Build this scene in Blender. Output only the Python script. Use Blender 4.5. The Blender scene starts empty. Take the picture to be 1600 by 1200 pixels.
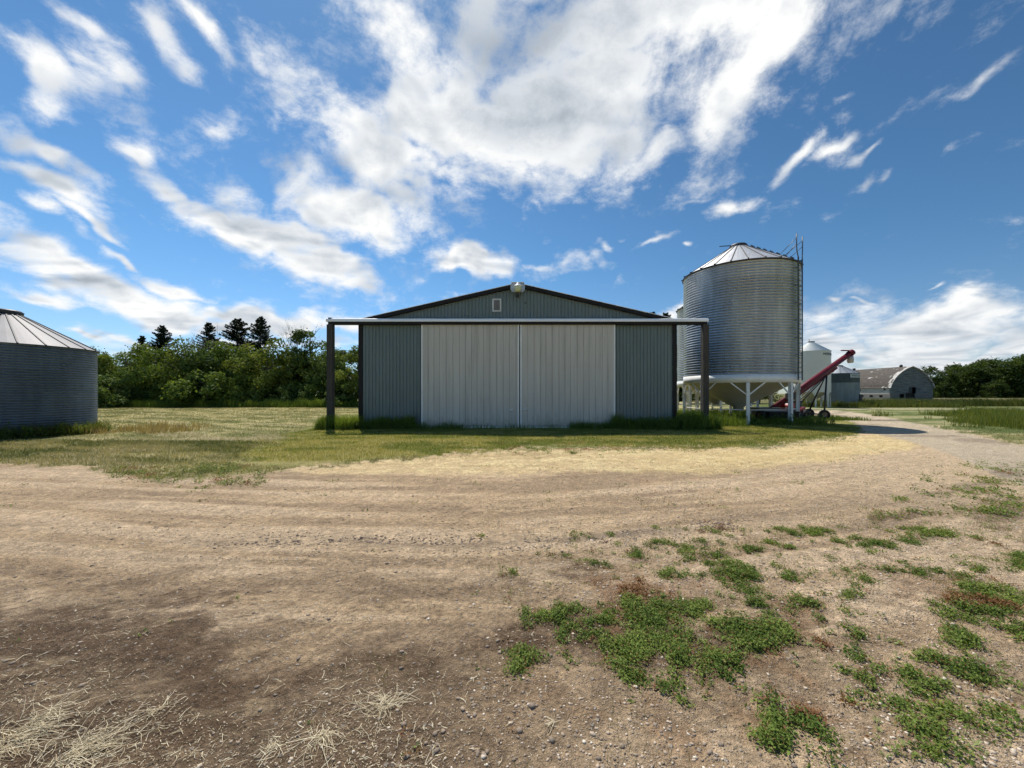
import bpy, math, random
import numpy as np
from math import sin, cos, pi, radians, sqrt, atan2
from mathutils import Vector

scene = bpy.context.scene
COL = scene.collection
CH = 1.6            # camera height; the photograph reads as f = 600 px for a 1600 px wide frame, horizon at y = 615
rng = np.random.default_rng(7)
random.seed(7)

# ------------------------------------------------------------------ noise
def _hash(ix, iy, seed):
    h = (ix.astype(np.int64) * 374761393 + iy.astype(np.int64) * 668265263 + seed * 144665) & 0xFFFFFFFF
    h = ((h ^ (h >> 13)) * 1274126177) & 0xFFFFFFFF
    h = h ^ (h >> 16)
    return (h & 0xFFFF) / 65535.0

def vnoise(x, y, seed=0):
    x = np.asarray(x, float); y = np.asarray(y, float)
    ix = np.floor(x); iy = np.floor(y)
    fx = x - ix; fy = y - iy
    fx = fx * fx * (3 - 2 * fx); fy = fy * fy * (3 - 2 * fy)
    a = _hash(ix, iy, seed); b = _hash(ix + 1, iy, seed)
    c = _hash(ix, iy + 1, seed); d = _hash(ix + 1, iy + 1, seed)
    return (a * (1 - fx) + b * fx) * (1 - fy) + (c * (1 - fx) + d * fx) * fy

def fbm(x, y, seed=0, octv=4, gain=.5):
    s = 0; a = 1; t = 0
    for k in range(octv):
        s = s + a * vnoise(x * 2 ** k + 17.3 * k, y * 2 ** k - 9.1 * k, seed + k * 31)
        t += a; a *= gain
    return s / t            # 0..1, mean .5

def sst(a, b, x):
    t = np.clip((x - a) / (b - a), 0, 1)
    return t * t * (3 - 2 * t)

# ------------------------------------------------------------------ object helpers
def tag(o, label=None, cat=None, group=None, kind=None):
    if label: o['label'] = label
    if cat: o['category'] = cat
    if group: o['group'] = group
    if kind: o['kind'] = kind
    return o

def thing(name, loc, label, cat, group=None, rz=0):
    o = bpy.data.objects.new(name, None)
    COL.objects.link(o); o.location = loc; o.rotation_euler = (0, 0, rz)
    o.empty_display_size = .3
    return tag(o, label, cat, group)

def link_mesh(name, me, mat, parent=None, loc=None):
    o = bpy.data.objects.new(name, me); COL.objects.link(o)
    if mat: me.materials.append(mat)
    if parent: o.parent = parent
    if loc: o.location = loc
    return o

def np_mesh(name, V, F, attrs=None, smooth=False):
    """V (n,3); F (m,k) with a single k; attrs {name:(domain, type, array)}"""
    me = bpy.data.meshes.new(name)
    V = np.asarray(V, np.float32); F = np.asarray(F, np.int32)
    m, k = F.shape
    me.vertices.add(len(V)); me.vertices.foreach_set('co', V.ravel())
    me.loops.add(m * k); me.loops.foreach_set('vertex_index', F.ravel())
    me.polygons.add(m)
    me.polygons.foreach_set('loop_start', np.arange(0, m * k, k, dtype=np.int32))
    me.polygons.foreach_set('loop_total', np.full(m, k, np.int32))
    if smooth: me.polygons.foreach_set('use_smooth', np.ones(m, bool))
    me.update(calc_edges=True)
    for nm, (dom, typ, arr) in (attrs or {}).items():
        at = me.attributes.new(nm, typ, dom)
        if typ == 'FLOAT': at.data.foreach_set('value', np.asarray(arr, np.float32).ravel())
        else: at.data.foreach_set('color', np.asarray(arr, np.float32).ravel())
    return me

class MB:
    def __init__(s): s.v = []; s.f = []; s.sm = []
    def add(s, v, f, smooth=False):
        n = len(s.v); s.v += [tuple(p) for p in v]
        s.f += [tuple(i + n for i in q) for q in f]; s.sm += [smooth] * len(f)
        return s
    def box(s, x0, x1, y0, y1, z0, z1):
        v = [(x, y, z) for z in (z0, z1) for y in (y0, y1) for x in (x0, x1)]
        return s.add(v, [(0, 2, 3, 1), (4, 5, 7, 6), (0, 1, 5, 4), (2, 6, 7, 3), (0, 4, 6, 2), (1, 3, 7, 5)])
    def beam(s, p0, p1, w, h, up=(0, 0, 1)):
        p0 = Vector(p0); p1 = Vector(p1); d = (p1 - p0).normalized(); u = Vector(up)
        if abs(d.dot(u)) > .98: u = Vector((1, 0, 0))
        a = d.cross(u).normalized(); b = a.cross(d).normalized()
        v = []
        for p in (p0, p1):
            for sa, sb in ((-1, -1), (1, -1), (1, 1), (-1, 1)):
                v.append(p + a * (sa * w / 2) + b * (sb * h / 2))
        return s.add(v, [(0, 1, 2, 3), (7, 6, 5, 4), (0, 4, 5, 1), (1, 5, 6, 2), (2, 6, 7, 3), (3, 7, 4, 0)])
    def tube(s, pts, rad, n=10, cap=True, smooth=True):
        pts = [Vector(p) for p in pts]
        if not hasattr(rad, '__len__'): rad = [rad] * len(pts)
        v = []; f = []
        prev = None
        for i, p in enumerate(pts):
            d = (pts[min(i + 1, len(pts) - 1)] - pts[max(i - 1, 0)]).normalized()
            if prev is None:
                u = Vector((0, 0, 1)) if abs(d.z) < .9 else Vector((1, 0, 0))
                a = d.cross(u).normalized()
            else:
                a = (prev - d * prev.dot(d)).normalized()
            prev = a; b = d.cross(a)
            for k in range(n):
                t = 2 * pi * k / n
                v.append(p + (a * cos(t) + b * sin(t)) * rad[i])
        for i in range(len(pts) - 1):
            for k in range(n):
                k2 = (k + 1) % n
                f.append((i * n + k, i * n + k2, (i + 1) * n + k2, (i + 1) * n + k))
        s.add(v, f, smooth)
        if cap:
            m = len(s.v) - len(v)
            s.f.append(tuple(m + k for k in range(n))[::-1]); s.sm.append(False)
            s.f.append(tuple(m + (len(pts) - 1) * n + k for k in range(n))); s.sm.append(False)
        return s
    def lathe(s, prof, n=48, c=(0, 0, 0), smooth=True, closed=False):
        v = []; f = []
        for r, z in prof:
            for k in range(n):
                t = 2 * pi * k / n
                v.append((c[0] + r * cos(t), c[1] + r * sin(t), c[2] + z))
        m = len(prof)
        for i in range(m - 1 + (1 if closed else 0)):
            j = (i + 1) % m
            for k in range(n):
                k2 = (k + 1) % n
                f.append((i * n + k, i * n + k2, j * n + k2, j * n + k))
        return s.add(v, f, smooth)
    def prism(s, poly, y0, y1):
        """poly in (x,z), extruded along y"""
        n = len(poly)
        v = [(x, y0, z) for x, z in poly] + [(x, y1, z) for x, z in poly]
        f = [tuple(range(n)), tuple(range(2 * n - 1, n - 1, -1))]
        f += [(i, i + n, (i + 1) % n + n, (i + 1) % n) for i in range(n)]
        return s.add(v, f)
    def prism_x(s, poly, x0, x1):
        n = len(poly)
        v = [(x0, y, z) for y, z in poly] + [(x1, y, z) for y, z in poly]
        f = [tuple(range(n))[::-1], tuple(range(n, 2 * n))]
        f += [(i, (i + 1) % n, (i + 1) % n + n, i + n) for i in range(n)]
        return s.add(v, f)
    def build(s, name, mat, parent=None, bevel=0):
        me = bpy.data.meshes.new(name)
        me.from_pydata(s.v, [], s.f)
        me.polygons.foreach_set('use_smooth', s.sm); me.update()
        o = link_mesh(name, me, mat, parent)
        if bevel:
            b = o.modifiers.new('bevel', 'BEVEL'); b.width = bevel; b.segments = 2; b.limit_method = 'ANGLE'
        return o

# ------------------------------------------------------------------ materials
class NT:
    def __init__(s, nt): s.nt = nt
    def n(s, typ, **kw):
        nd = s.nt.nodes.new(typ)
        ins = kw.pop('ins', {})
        for k, v in kw.items(): setattr(nd, k, v)
        for k, v in ins.items():
            if isinstance(v, bpy.types.NodeSocket): s.nt.links.new(v, nd.inputs[k])
            else: nd.inputs[k].default_value = v
        return nd
    def math(s, op, a, b=0., c=0., clamp=False):
        nd = s.nt.nodes.new('ShaderNodeMath'); nd.operation = op; nd.use_clamp = clamp
        for i, v in enumerate((a, b, c)):
            if isinstance(v, bpy.types.NodeSocket): s.nt.links.new(v, nd.inputs[i])
            else: nd.inputs[i].default_value = v
        return nd.outputs[0]
    def vec(s, op, a, b=(0, 0, 0), scale=None):
        nd = s.nt.nodes.new('ShaderNodeVectorMath'); nd.operation = op
        for i, v in enumerate((a, b)):
            if isinstance(v, bpy.types.NodeSocket): s.nt.links.new(v, nd.inputs[i])
            else: nd.inputs[i].default_value = v
        if scale is not None:
            if isinstance(scale, bpy.types.NodeSocket): s.nt.links.new(scale, nd.inputs['Scale'])
            else: nd.inputs['Scale'].default_value = scale
        return nd.outputs['Value'] if op in ('DOT_PRODUCT', 'LENGTH') else nd.outputs[0]
    def mix(s, fac, a, b, typ='MIX'):
        nd = s.nt.nodes.new('ShaderNodeMix'); nd.data_type = 'RGBA'; nd.blend_type = typ
        for i, v in ((0, fac), (6, a), (7, b)):
            if isinstance(v, bpy.types.NodeSocket): s.nt.links.new(v, nd.inputs[i])
            elif i == 0: nd.inputs[i].default_value = v
            else: nd.inputs[i].default_value = (*v[:3], 1)
        return nd.outputs[2]
    def remap(s, x, a, b, c=0., d=1., smooth=False):
        nd = s.nt.nodes.new('ShaderNodeMapRange')
        if smooth: nd.interpolation_type = 'SMOOTHSTEP'
        for i, v in enumerate((x, a, b, c, d)):
            if isinstance(v, bpy.types.NodeSocket): s.nt.links.new(v, nd.inputs[i])
            else: nd.inputs[i].default_value = v
        return nd.outputs[0]
    def noise(s, scale, detail=4, rough=.5, vector=None, dist=0., dim='3D'):
        nd = s.nt.nodes.new('ShaderNodeTexNoise'); nd.noise_dimensions = dim
        nd.inputs['Scale'].default_value = scale; nd.inputs['Detail'].default_value = detail
        nd.inputs['Roughness'].default_value = rough; nd.inputs['Distortion'].default_value = dist
        if vector: s.nt.links.new(vector, nd.inputs['Vector'])
        return nd.outputs[0]

def new_mat(name):
    m = bpy.data.materials.new(name); m.use_nodes = True
    nt = m.node_tree; b = nt.nodes['Principled BSDF']
    return m, NT(nt), b

def simple(name, col, rough=.6, metal=0., var=.15, scale=3., bump=.0, bscale=30., stretch=(1, 1, 1), dirt=None, spec=None):
    m, t, b = new_mat(name)
    co = t.n('ShaderNodeTexCoord').outputs['Object']
    if stretch != (1, 1, 1): co = t.vec('MULTIPLY', co, stretch)
    n1 = t.noise(scale, 5, .6, co)
    f = t.remap(n1, .3, .7, 1 - var, 1 + var)
    c = t.vec('MULTIPLY', tuple(col), t.n('ShaderNodeCombineXYZ', ins={0: f, 1: f, 2: f}).outputs[0])
    if dirt:
        n2 = t.noise(scale * 2.3, 6, .65, co)
        c = t.mix(t.remap(n2, .5, .72, 0, dirt[1]), c, dirt[0])
    t.nt.links.new(c, b.inputs['Base Color'])
    b.inputs['Roughness'].default_value = rough; b.inputs['Metallic'].default_value = metal
    if spec is not None: b.inputs['Specular IOR Level'].default_value = spec
    if bump:
        bm = t.n('ShaderNodeBump', ins={'Strength': bump, 'Distance': .02, 'Height': t.noise(bscale, 4, .6, co)})
        t.nt.links.new(bm.outputs[0], b.inputs['Normal'])
    return m

def galv(name, col, rough=.35, metal=.85, tint=.12):
    m, t, b = new_mat(name)
    co = t.n('ShaderNodeTexCoord').outputs['Object']
    at = t.n('ShaderNodeAttribute', attribute_name='tint').outputs['Fac']
    n1 = t.noise(1.1, 5, .6, t.vec('MULTIPLY', co, (1, 1, .5)))
    f = t.math('MULTIPLY', t.remap(at, 0, 1, 1 - tint, 1 + tint), t.remap(n1, .3, .7, .86, 1.1))
    streak = t.noise(5., 4, .6, t.vec('MULTIPLY', co, (1, 1, .08)))
    f = t.math('MULTIPLY', f, t.remap(streak, .35, .7, 1.05, .85))
    c = t.vec('MULTIPLY', tuple(col), t.n('ShaderNodeCombineXYZ', ins={0: f, 1: f, 2: f}).outputs[0])
    t.nt.links.new(c, b.inputs['Base Color'])
    b.inputs['Metallic'].default_value = metal
    r = t.math('ADD', t.remap(t.noise(2.5, 4, .6, co), .3, .7, rough - .06, rough + .12), t.math('MULTIPLY', at, .08))
    t.nt.links.new(r, b.inputs['Roughness'])
    return m

def add_splash(m, col, top):
    t = NT(m.node_tree); b = m.node_tree.nodes['Principled BSDF']; src = b.inputs['Base Color'].links[0].from_socket
    co = t.n('ShaderNodeTexCoord').outputs['Object']; z = t.n('ShaderNodeSeparateXYZ', ins={0: co}).outputs[2]
    nz = t.noise(4., 6, .7, t.vec('MULTIPLY', co, (1, 1, .5)))
    f = t.remap(t.math('ADD', z, t.math('MULTIPLY', t.math('SUBTRACT', nz, .5), top * 3.)), 0, top, .55, 0)
    m.node_tree.links.new(t.mix(f, src, col), b.inputs['Base Color'])

def leafy(name, c0, c1, trans=.35, rough=.55):
    """foliage: each leaf takes its own tone between c0 and c1 from the attribute 'tint'"""
    m = bpy.data.materials.new(name); m.use_nodes = True
    t = NT(m.node_tree); m.node_tree.nodes.clear()
    at = t.n('ShaderNodeAttribute', attribute_name='tint').outputs['Fac']
    c = t.mix(at, c0, c1)
    p = t.n('ShaderNodeBsdfPrincipled', ins={'Base Color': c, 'Roughness': rough})
    p.inputs['Specular IOR Level'].default_value = .15
    c2 = t.vec('MULTIPLY', c, (1.25, 1.15, .5))
    tr = t.n('ShaderNodeBsdfTranslucent', ins={'Color': c2})
    mx = t.n('ShaderNodeMixShader', ins={0: trans, 1: p.outputs[0], 2: tr.outputs[0]})
    t.n('ShaderNodeOutputMaterial', ins={0: mx.outputs[0]})
    return m

# ------------------------------------------------------------------ camera
cam = bpy.data.cameras.new('camera'); camo = bpy.data.objects.new('camera', cam)
COL.objects.link(camo); camo.location = (0, 0, CH); camo.rotation_euler = (pi / 2, 0, 0)
cam.sensor_width = 36; cam.lens = 13.5; cam.shift_y = 15 / 1600
cam.clip_start = .05; cam.clip_end = 9000
scene.camera = camo

# ------------------------------------------------------------------ sun and sky
SUN_EL = radians(61); SDIR = Vector((-.42, .907, 0)).normalized()
sunv = Vector((SDIR.x * cos(SUN_EL), SDIR.y * cos(SUN_EL), sin(SUN_EL)))
sl = bpy.data.lights.new('sun', 'SUN'); sl.energy = 5.0; sl.angle = radians(.55); sl.color = (1, .94, .84)
so = bpy.data.objects.new('sun', sl); COL.objects.link(so)
so.rotation_euler = (-sunv).to_track_quat('-Z', 'Y').to_euler(); so.location = (0, 0, 40)

def pdir(u, v):
    return Vector(((u - 800) / 600, 1, (615 - v) / 600)).normalized()

def build_world():
    w = bpy.data.worlds.new('World'); scene.world = w; w.use_nodes = True
    w.node_tree.nodes.clear(); t = NT(w.node_tree)
    sky = t.n('ShaderNodeTexSky', sky_type='NISHITA')
    sky.sun_disc = False; sky.sun_elevation = SUN_EL; sky.sun_rotation = atan2(sunv.x, sunv.y)
    sky.air_density = 1.0; sky.dust_density = .3; sky.ozone_density = 2.5; sky.altitude = 500
    D = t.n('ShaderNodeTexCoord').outputs['Generated']
    sep = t.n('ShaderNodeSeparateXYZ', ins={0: D})
    x, y, z = sep.outputs
    # (u, v, half width, half height, rotation deg (clockwise in the view), strength)
    B = [(600, 240, 170, 105, 30, 1.0), (1450, 500, 300, 42, -2, .95), (1480, 560, 300, 30, 0, .9), (420, 300, 120, 50, 35, .8), (770, 70, 130, 80, 0, .8), (450, 508, 160, 32, 5, 1.0), (250, 462, 140, 46, 10, 1.1), (90, 410, 150, 50, 15, 1.1), (1010, 55, 340, 105, -4, 1.15), (900, 170, 270, 110, -8, 1.1), (720, 190, 170, 90, 20, .9), (1180, 50, 150, 80, -35, .85),
         (640, 150, 150, 110, 10, .95), (600, 60, 90, 60, 0, .5), (700, 290, 160, 40, 0, .55), (1120, 150, 190, 90, -35, .8), (1000, 230, 160, 50, -20, .7), (800, 20, 240, 60, 0, .7),
         (580, 240, 130, 75, 35, 1.0), (540, 320, 120, 60, 30, 1.1), (470, 350, 120, 45, 35, 1.0), (520, 410, 110, 45, 20, 1.05),
         (385, 320, 120, 38, 38, 1.0), (280, 255, 110, 30, 38, .8), (560, 448, 60, 22, 10, .8), (480, 170, 60, 60, 0, .45),
         (740, 413, 105, 26, -2, .95), (840, 412, 45, 9, 0, .6), (700, 425, 60, 16, 0, .8),
         (340, 25, 90, 32, 40, .8), (240, 40, 80, 35, 30, .7), (165, 95, 80, 45, 40, .8), (60, 130, 80, 60, 40, .8), (120, 30, 60, 30, 0, .6),
         (320, 150, 42, 34, 30, .55), (435, 70, 42, 22, 30, .6), (425, 165, 28, 36, 30, .5), (230, 205, 60, 20, 28, .75),
         (60, 215, 90, 26, 10, .8), (60, 265, 110, 22, 25, .8), (110, 305, 70, 14, 15, .7), (30, 300, 60, 20, 15, .7),
         (150, 350, 80, 18, 25, .8), (60, 385, 130, 38, 18, 1.05), (150, 425, 120, 36, 22, 1.05), (60, 470, 90, 22, 5, .9),
         (270, 420, 130, 22, 30, .85), (250, 475, 100, 34, 10, 1.1), (340, 480, 110, 26, 25, .9), (420, 500, 130, 28, 10, .95),
         (540, 520, 110, 26, 0, .9), (340, 505, 120, 20, 5, .9), (160, 535, 60, 10, -8, .75), (230, 528, 80, 14, 0, .7),
         (1230, 235, 90, 20, -28, .8), (1330, 205, 110, 17, -14, .8), (1130, 295, 55, 22, 5, .75), (1070, 292, 40, 7, -8, .5),
         (1375, 258, 40, 12, -30, .6), (1430, 245, 40, 12, -25, .5), (1545, 125, 90, 18, -28, .38), (1560, 192, 30, 10, -15, .5),
         (1400, 200, 60, 12, -15, .6), (1110, 112, 45, 12, -15, .45), (1330, 120, 60, 14, -20, .45), (1340, 160, 40, 22, -30, .45),
         (1028, 356, 38, 7, -8, .7), (940, 374, 18, 7, -15, .7), (962, 348, 14, 5, -20, .5), (1070, 372, 8, 6, 0, .8), (820, 432, 30, 10, 0, .4),
         (930, 400, 30, 14, -20, .45), (960, 428, 16, 16, 30, .45), (905, 410, 24, 16, 0, .45),
         (860, 305, 70, 14, 0, .35), (760, 300, 80, 14, 0, .45), (700, 290, 70, 20, 0, .45),
         (1330, 468, 70, 22, 0, .4), (1500, 478, 190, 15, -4, .6), (1380, 505, 160, 18, -4, .6), (1550, 510, 160, 26, -2, .75),
         (1430, 528, 110, 18, -6, .85), (1380, 555, 160, 22, 0, .65), (1530, 560, 160, 24, 0, .7), (1290, 540, 60, 30, 0, .6),
         (1275, 488, 20, 5, 0, .7), (1320, 485, 18, 4, 0, .7), (1440, 456, 22, 3.5, 0, .7), (1490, 460, 24, 4, -5, .6), (1100, 500, 120, 24, 0, .6), (1420, 540, 260, 45, -3, .85), (1600, 530, 160, 60, 0, .8), (1300, 570, 200, 20, 0, .6), (400, 545, 300, 24, 0, .55),
         (-250, 300, 260, 90, 20, 1.), (-300, 480, 300, 70, 0, .9), (1900, 200, 160, 50, -20, .7), (1850, 520, 260, 60, 0, .8), (1500, -160, 200, 60, -20, .6),
         (800, -300, 300, 120, 0, .7), (300, -250, 200, 120, 30, .6)]
    # blue gaps cut into the clouds
    G = [(560, 120, 40, 60, 20, .35), (640, 300, 30, 14, 30, .3), (700, 300, 60, 20, 10, .2), (920, 110, 30, 40, 0, .25), (660, 215, 34, 16, 40, .35),
         (200, 500, 70, 8, 5, .5), (440, 260, 40, 26, 35, .4)]
    # ragged outlines: bend the directions with two noises before laying the masses
    w1 = t.n('ShaderNodeTexNoise', ins={'Vector': D, 'Scale': 3.2, 'Detail': 2., 'Roughness': .5})
    w2 = t.n('ShaderNodeTexNoise', ins={'Vector': D, 'Scale': 11., 'Detail': 2., 'Roughness': .6})
    DW = t.vec('ADD', D, t.vec('SCALE', t.vec('SUBTRACT', w1.outputs['Color'], (.5, .5, .5)), scale=.24))
    DW = t.vec('ADD', DW, t.vec('SCALE', t.vec('SUBTRACT', w2.outputs['Color'], (.5, .5, .5)), scale=.085))
    cov = None
    def blob(u, v, ru, rv, rot, s):
        a = radians(rot); c = pdir(u, v)
        t1 = pdir(u + ru * cos(a), v + ru * sin(a)) - c
        t2 = pdir(u - rv * sin(a), v + rv * cos(a)) - c
        sp = sqrt(s * 1.62)
        k1 = t1 / t1.length_squared / sqrt(sp); k2 = t2 / t2.length_squared / sqrt(sp)
        rel = t.vec('SUBTRACT', DW, tuple(c))
        aa = t.vec('DOT_PRODUCT', rel, tuple(k1)); bb = t.vec('DOT_PRODUCT', rel, tuple(k2))
        return t.math('MULTIPLY_ADD', bb, bb, t.math('MULTIPLY_ADD', aa, aa, 1 / sp))
    for b in B:
        if b[2] < 46: b = (b[0], b[1], b[2] * 1.25, b[3] * 1.5, b[4], b[5] * .78)
        e = blob(*b); cov = e if cov is None else t.math('MINIMUM', cov, e)
    cov = t.math('DIVIDE', 1., t.math('MULTIPLY', cov, cov))
    for g in G:
        e = blob(*g); cov = t.math('SUBTRACT', cov, t.math('DIVIDE', 1., t.math('MULTIPLY', e, e)))
    back = t.math('MULTIPLY', t.remap(y, .05, -.3), t.remap(t.noise(1.6, 2, .5, D), .5, .72, 0, .8))
    cov = t.math('MAXIMUM', cov, back)
    # cloud layer as seen from below: direction projected on a level sheet
    zz = t.math('ADD', t.math('MAXIMUM', z, 0.), .22)
    P = t.n('ShaderNodeCombineXYZ', ins={0: t.math('DIVIDE', x, zz), 1: t.math('DIVIDE', y, zz), 2: 0.}).outputs[0]
    wv = t.n('ShaderNodeTexNoise', noise_dimensions='2D', ins={'Vector': P, 'Scale': 1.2, 'Detail': 2.})
    P2 = t.vec('ADD', P, t.vec('SCALE', t.vec('SUBTRACT', wv.outputs['Color'], (.5, .5, .5)), scale=.7))
    n1 = t.noise(2.4, 9, .64, P2, dim='2D')
    off = t.vec('ADD', P2, (SDIR.x * .10, SDIR.y * .10, 0))
    n2 = t.noise(2.4, 3, .55, off, dim='2D'); n1s = t.noise(2.4, 3, .55, P2, dim='2D')
    D3 = t.vec('ADD', t.vec('MULTIPLY', D, (1, 1, 1.5)), t.vec('SCALE', t.vec('SUBTRACT', DW, D), scale=.3))
    n3 = t.noise(12., 8, .68, D3)
    nn = t.math('ADD', t.math('MULTIPLY', t.math('SUBTRACT', n1, .5), 1.5), t.math('MULTIPLY', t.math('SUBTRACT', n3, .5), 2.1))
    raw = t.math('ADD', cov, nn)
    dens = t.remap(raw, .22, 1.32, 0, 1, True)
    dens = t.math('MULTIPLY', dens, t.remap(z, -.005, .02))
    # sunlit rims bright, thick undersides grey-blue
    em = t.math('ADD', t.math('MULTIPLY', t.math('SUBTRACT', n1s, n2), 1.3), t.math('MULTIPLY', t.math('SUBTRACT', n3, .5), -.55))
    thick = t.remap(t.math('ADD', cov, t.math('MULTIPLY', t.math('SUBTRACT', n1s, .5), 2.2)), .9, 1.9, 0, 1, True)
    lum = t.math('ADD', t.math('SUBTRACT', .83, t.math('MULTIPLY', thick, .13)), em)
    lum = t.math('MINIMUM', t.math('MAXIMUM', lum, .42), .88)
    lowz = t.remap(z, .0, .16, 1, 0)
    lum = t.math('MULTIPLY', lum, t.math('SUBTRACT', 1., t.math('MULTIPLY', lowz, .18)))
    cc = t.mix(t.remap(lum, .5, .9), (.84, .93, 1.04), (1., 1., .985))
    cc = t.vec('SCALE', cc, scale=lum)
    hz = t.remap(z, .0, .34, 1, 0, True)
    skyc = t.vec('MULTIPLY', sky.outputs[0], t.mix(hz, (SKY * .58, SKY * .90, SKY * 1.04), (SKY * .72, SKY * .84, SKY * .98)))
    skyc = t.vec('SCALE', skyc, scale=t.math('MULTIPLY', t.remap(z, .1, .6, 1., .86), t.remap(x, -.5, .8, 1.10, .80)))
    fin = t.mix(dens, skyc, cc)
    bg = t.n('ShaderNodeBackground', ins={0: fin, 1: 1.0})
    t.n('ShaderNodeOutputWorld', ins={0: bg.outputs[0]})
    w.cycles.sampling_method = 'NONE'
SKY = .105
build_world()

# ------------------------------------------------------------------ the ground, as albedo regions laid out in plan
def to_uv(X, Y):
    Yc = np.maximum(Y, .4)
    return 800 + 600 * X / Yc, 615 + 960 / Yc

def in_poly(u, v, poly, vs=3.):
    """signed distance (positive inside), v stretched because the ground is seen at a shallow angle"""
    P = np.array(poly, float); P[:, 1] *= vs; v = v * vs
    d2 = np.full(np.shape(u), 1e18); ins = np.zeros(np.shape(u), bool)
    n = len(P)
    for i in range(n):
        a = P[i]; b = P[(i + 1) % n]; e = b - a
        t = np.clip(((u - a[0]) * e[0] + (v - a[1]) * e[1]) / (e @ e + 1e-9), 0, 1)
        d2 = np.minimum(d2, (u - a[0] - t * e[0]) ** 2 + (v - a[1] - t * e[1]) ** 2)
        c = ((a[1] > v) != (b[1] > v)) & (u < (b[0] - a[0]) * (v - a[1]) / (b[1] - a[1] + 1e-12) + a[0])
        ins ^= c
    return np.where(ins, 1, -1) * np.sqrt(d2)

LAWN = [(370, 726), (395, 704), (430, 690), (500, 668), (520, 650), (1060, 642), (1290, 645), (1325, 655), (1352, 668), (1338, 680), (1200, 697), (1100, 703),
        (1000, 699), (830, 698), (700, 711), (560, 720), (440, 731)]
CHAFF = [(400, 736), (560, 722), (700, 711), (830, 699), (1100, 703), (1200, 697), (1340, 679), (1370, 676), (1450, 688), (1420, 704), (1290, 724), (1100, 742), (800, 742), (520, 746)]
ROAD_FAR = [(1200, 646), (1220, 640), (1290, 640), (1345, 645), (1400, 655), (1480, 672), (1600, 697), (1800, 740), (2000, 800), (1600, 760), (1460, 700), (1352, 674), (1335, 660), (1300, 651)]
DIRT = [(-900, 730), (0, 726), (150, 734), (240, 752), (330, 742), (440, 732), (560, 724), (700, 712), (830, 700), (1000, 700), (1100, 703), (1200, 697), (1338, 680),
        (1352, 670), (1480, 672), (1600, 697), (1900, 760), (2600, 900), (4000, 1400), (4000, 9000), (-4000, 9000), (-4000, 1200)]
DARKL = [(-600, 930), (0, 940), (300, 970), (460, 1040), (620, 1000), (760, 950), (900, 905), (1000, 930), (1160, 930), (1240, 960), (1220, 1040), (1180, 1100), (900, 1060), (760, 1110), (700, 1400), (-900, 1500)]
REDB = [(900, 905), (1110, 900), (1130, 935), (950, 940)]

WEEDS = [(1035, 957, 112, 24, -6, 1.), (865, 960, 28, 11, 0, .8), (872, 1008, 38, 28, 0, .9), (995, 1005, 72, 28, 0, .95), (1060, 1028, 17, 28, 0, 1.),
         (1165, 998, 88, 26, 8, 1.), (1116, 1046, 28, 22, 0, 1.), (812, 1020, 18, 20, 0, .8), (1010, 919, 95, 14, 0, .28), (1150, 902, 40, 10, 0, .9), (1060, 903, 50, 9, 0, .7),
         (1235, 904, 13, 7, 0, .8), (1175, 945, 20, 10, 0, .9), (1218, 947, 22, 9, 15, .8), (1258, 947, 12, 7, 0, .6), (1281, 970, 8, 6, 0, .9), (1295, 1006, 26, 18, 20, .55),
         (1213, 1150, 24, 20, 20, .9), (1268, 1124, 36, 22, 10, .95), (990, 1054, 24, 18, 0, .5), (1178, 855, 22, 9, 0, .8), (1050, 852, 32, 8, 0, .6), (1090, 868, 110, 20, 5, .3),
         (1370, 808, 12, 7, 0, .9), (1412, 805, 22, 5, 0, .8), (1255, 834, 46, 7, 0, .65), (1448, 842, 44, 8, -5, .9), (1381, 852, 16, 7, 10, .8), (1530, 762, 80, 24, -10, .4),
         (1560, 802, 50, 20, -5, 1.), (1510, 912, 24, 9, 20, .9), (1545, 950, 62, 18, -8, 1.), (1500, 998, 22, 12, 20, 1.), (1458, 952, 14, 8, 0, .7), (1338, 995, 20, 15, 10, .9),
         (1325, 932, 14, 7, 0, .9), (1465, 1140, 76, 38, 10, 1.), (1532, 1050, 44, 19, 10, 1.), (1450, 1060, 42, 19, 15, .85), (1355, 1055, 32, 24, 10, .85), (1467, 1030, 24, 9, 0, .8),
         (1212, 1152, 22, 17, 0, .8), (1332, 1182, 48, 20, 10, .9), (1590, 1100, 24, 20, 0, .7), (1600, 880, 40, 14, 0, .6), (1440, 900, 30, 8, 0, .35), (1290, 1060, 20, 12, 0, .4),
         (1560, 985, 30, 8, 0, .5), (1370, 890, 30, 6, 0, .3), (1700, 1000, 60, 30, 0, .8), (1680, 850, 60, 20, 0, .9),
         (250, 745, 60, 9, 5, .6), (330, 735, 60, 8, 0, .8), (350, 752, 44, 6, 5, .7), (390, 752, 40, 5, 0, .5), (295, 757, 30, 5, 0, .5), (215, 738, 40, 7, 0, .7),
         (1450, 1175, 60, 24, 0, .9), (1540, 1150, 40, 25, 0, .7), (1180, 1020, 140, 60, 10, .22), (1420, 1090, 160, 90, 0, .18), (1150, 880, 190, 40, 0, .16), (880, 700, 120, 8, 0, .4), (1500, 850, 120, 40, 0, .2)]

def weed_mask(X, Y):
    u, v = to_uv(X, Y)
    m = np.zeros(np.shape(X))
    for (cu, cv, ru, rv, rot, s) in WEEDS:
        a = radians(rot); du = u - cu; dv = v - cv
        p = (du * cos(a) + dv * sin(a)) / (ru * 1.12); q = (-du * sin(a) + dv * cos(a)) / (rv * 1.12)
        m = np.maximum(m, s * (.86 if cu > 1240 and cv > 820 else 1.) * np.clip(1.22 - .72 * np.sqrt(p * p + q * q + .02), 0, 1))
    return m

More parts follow.
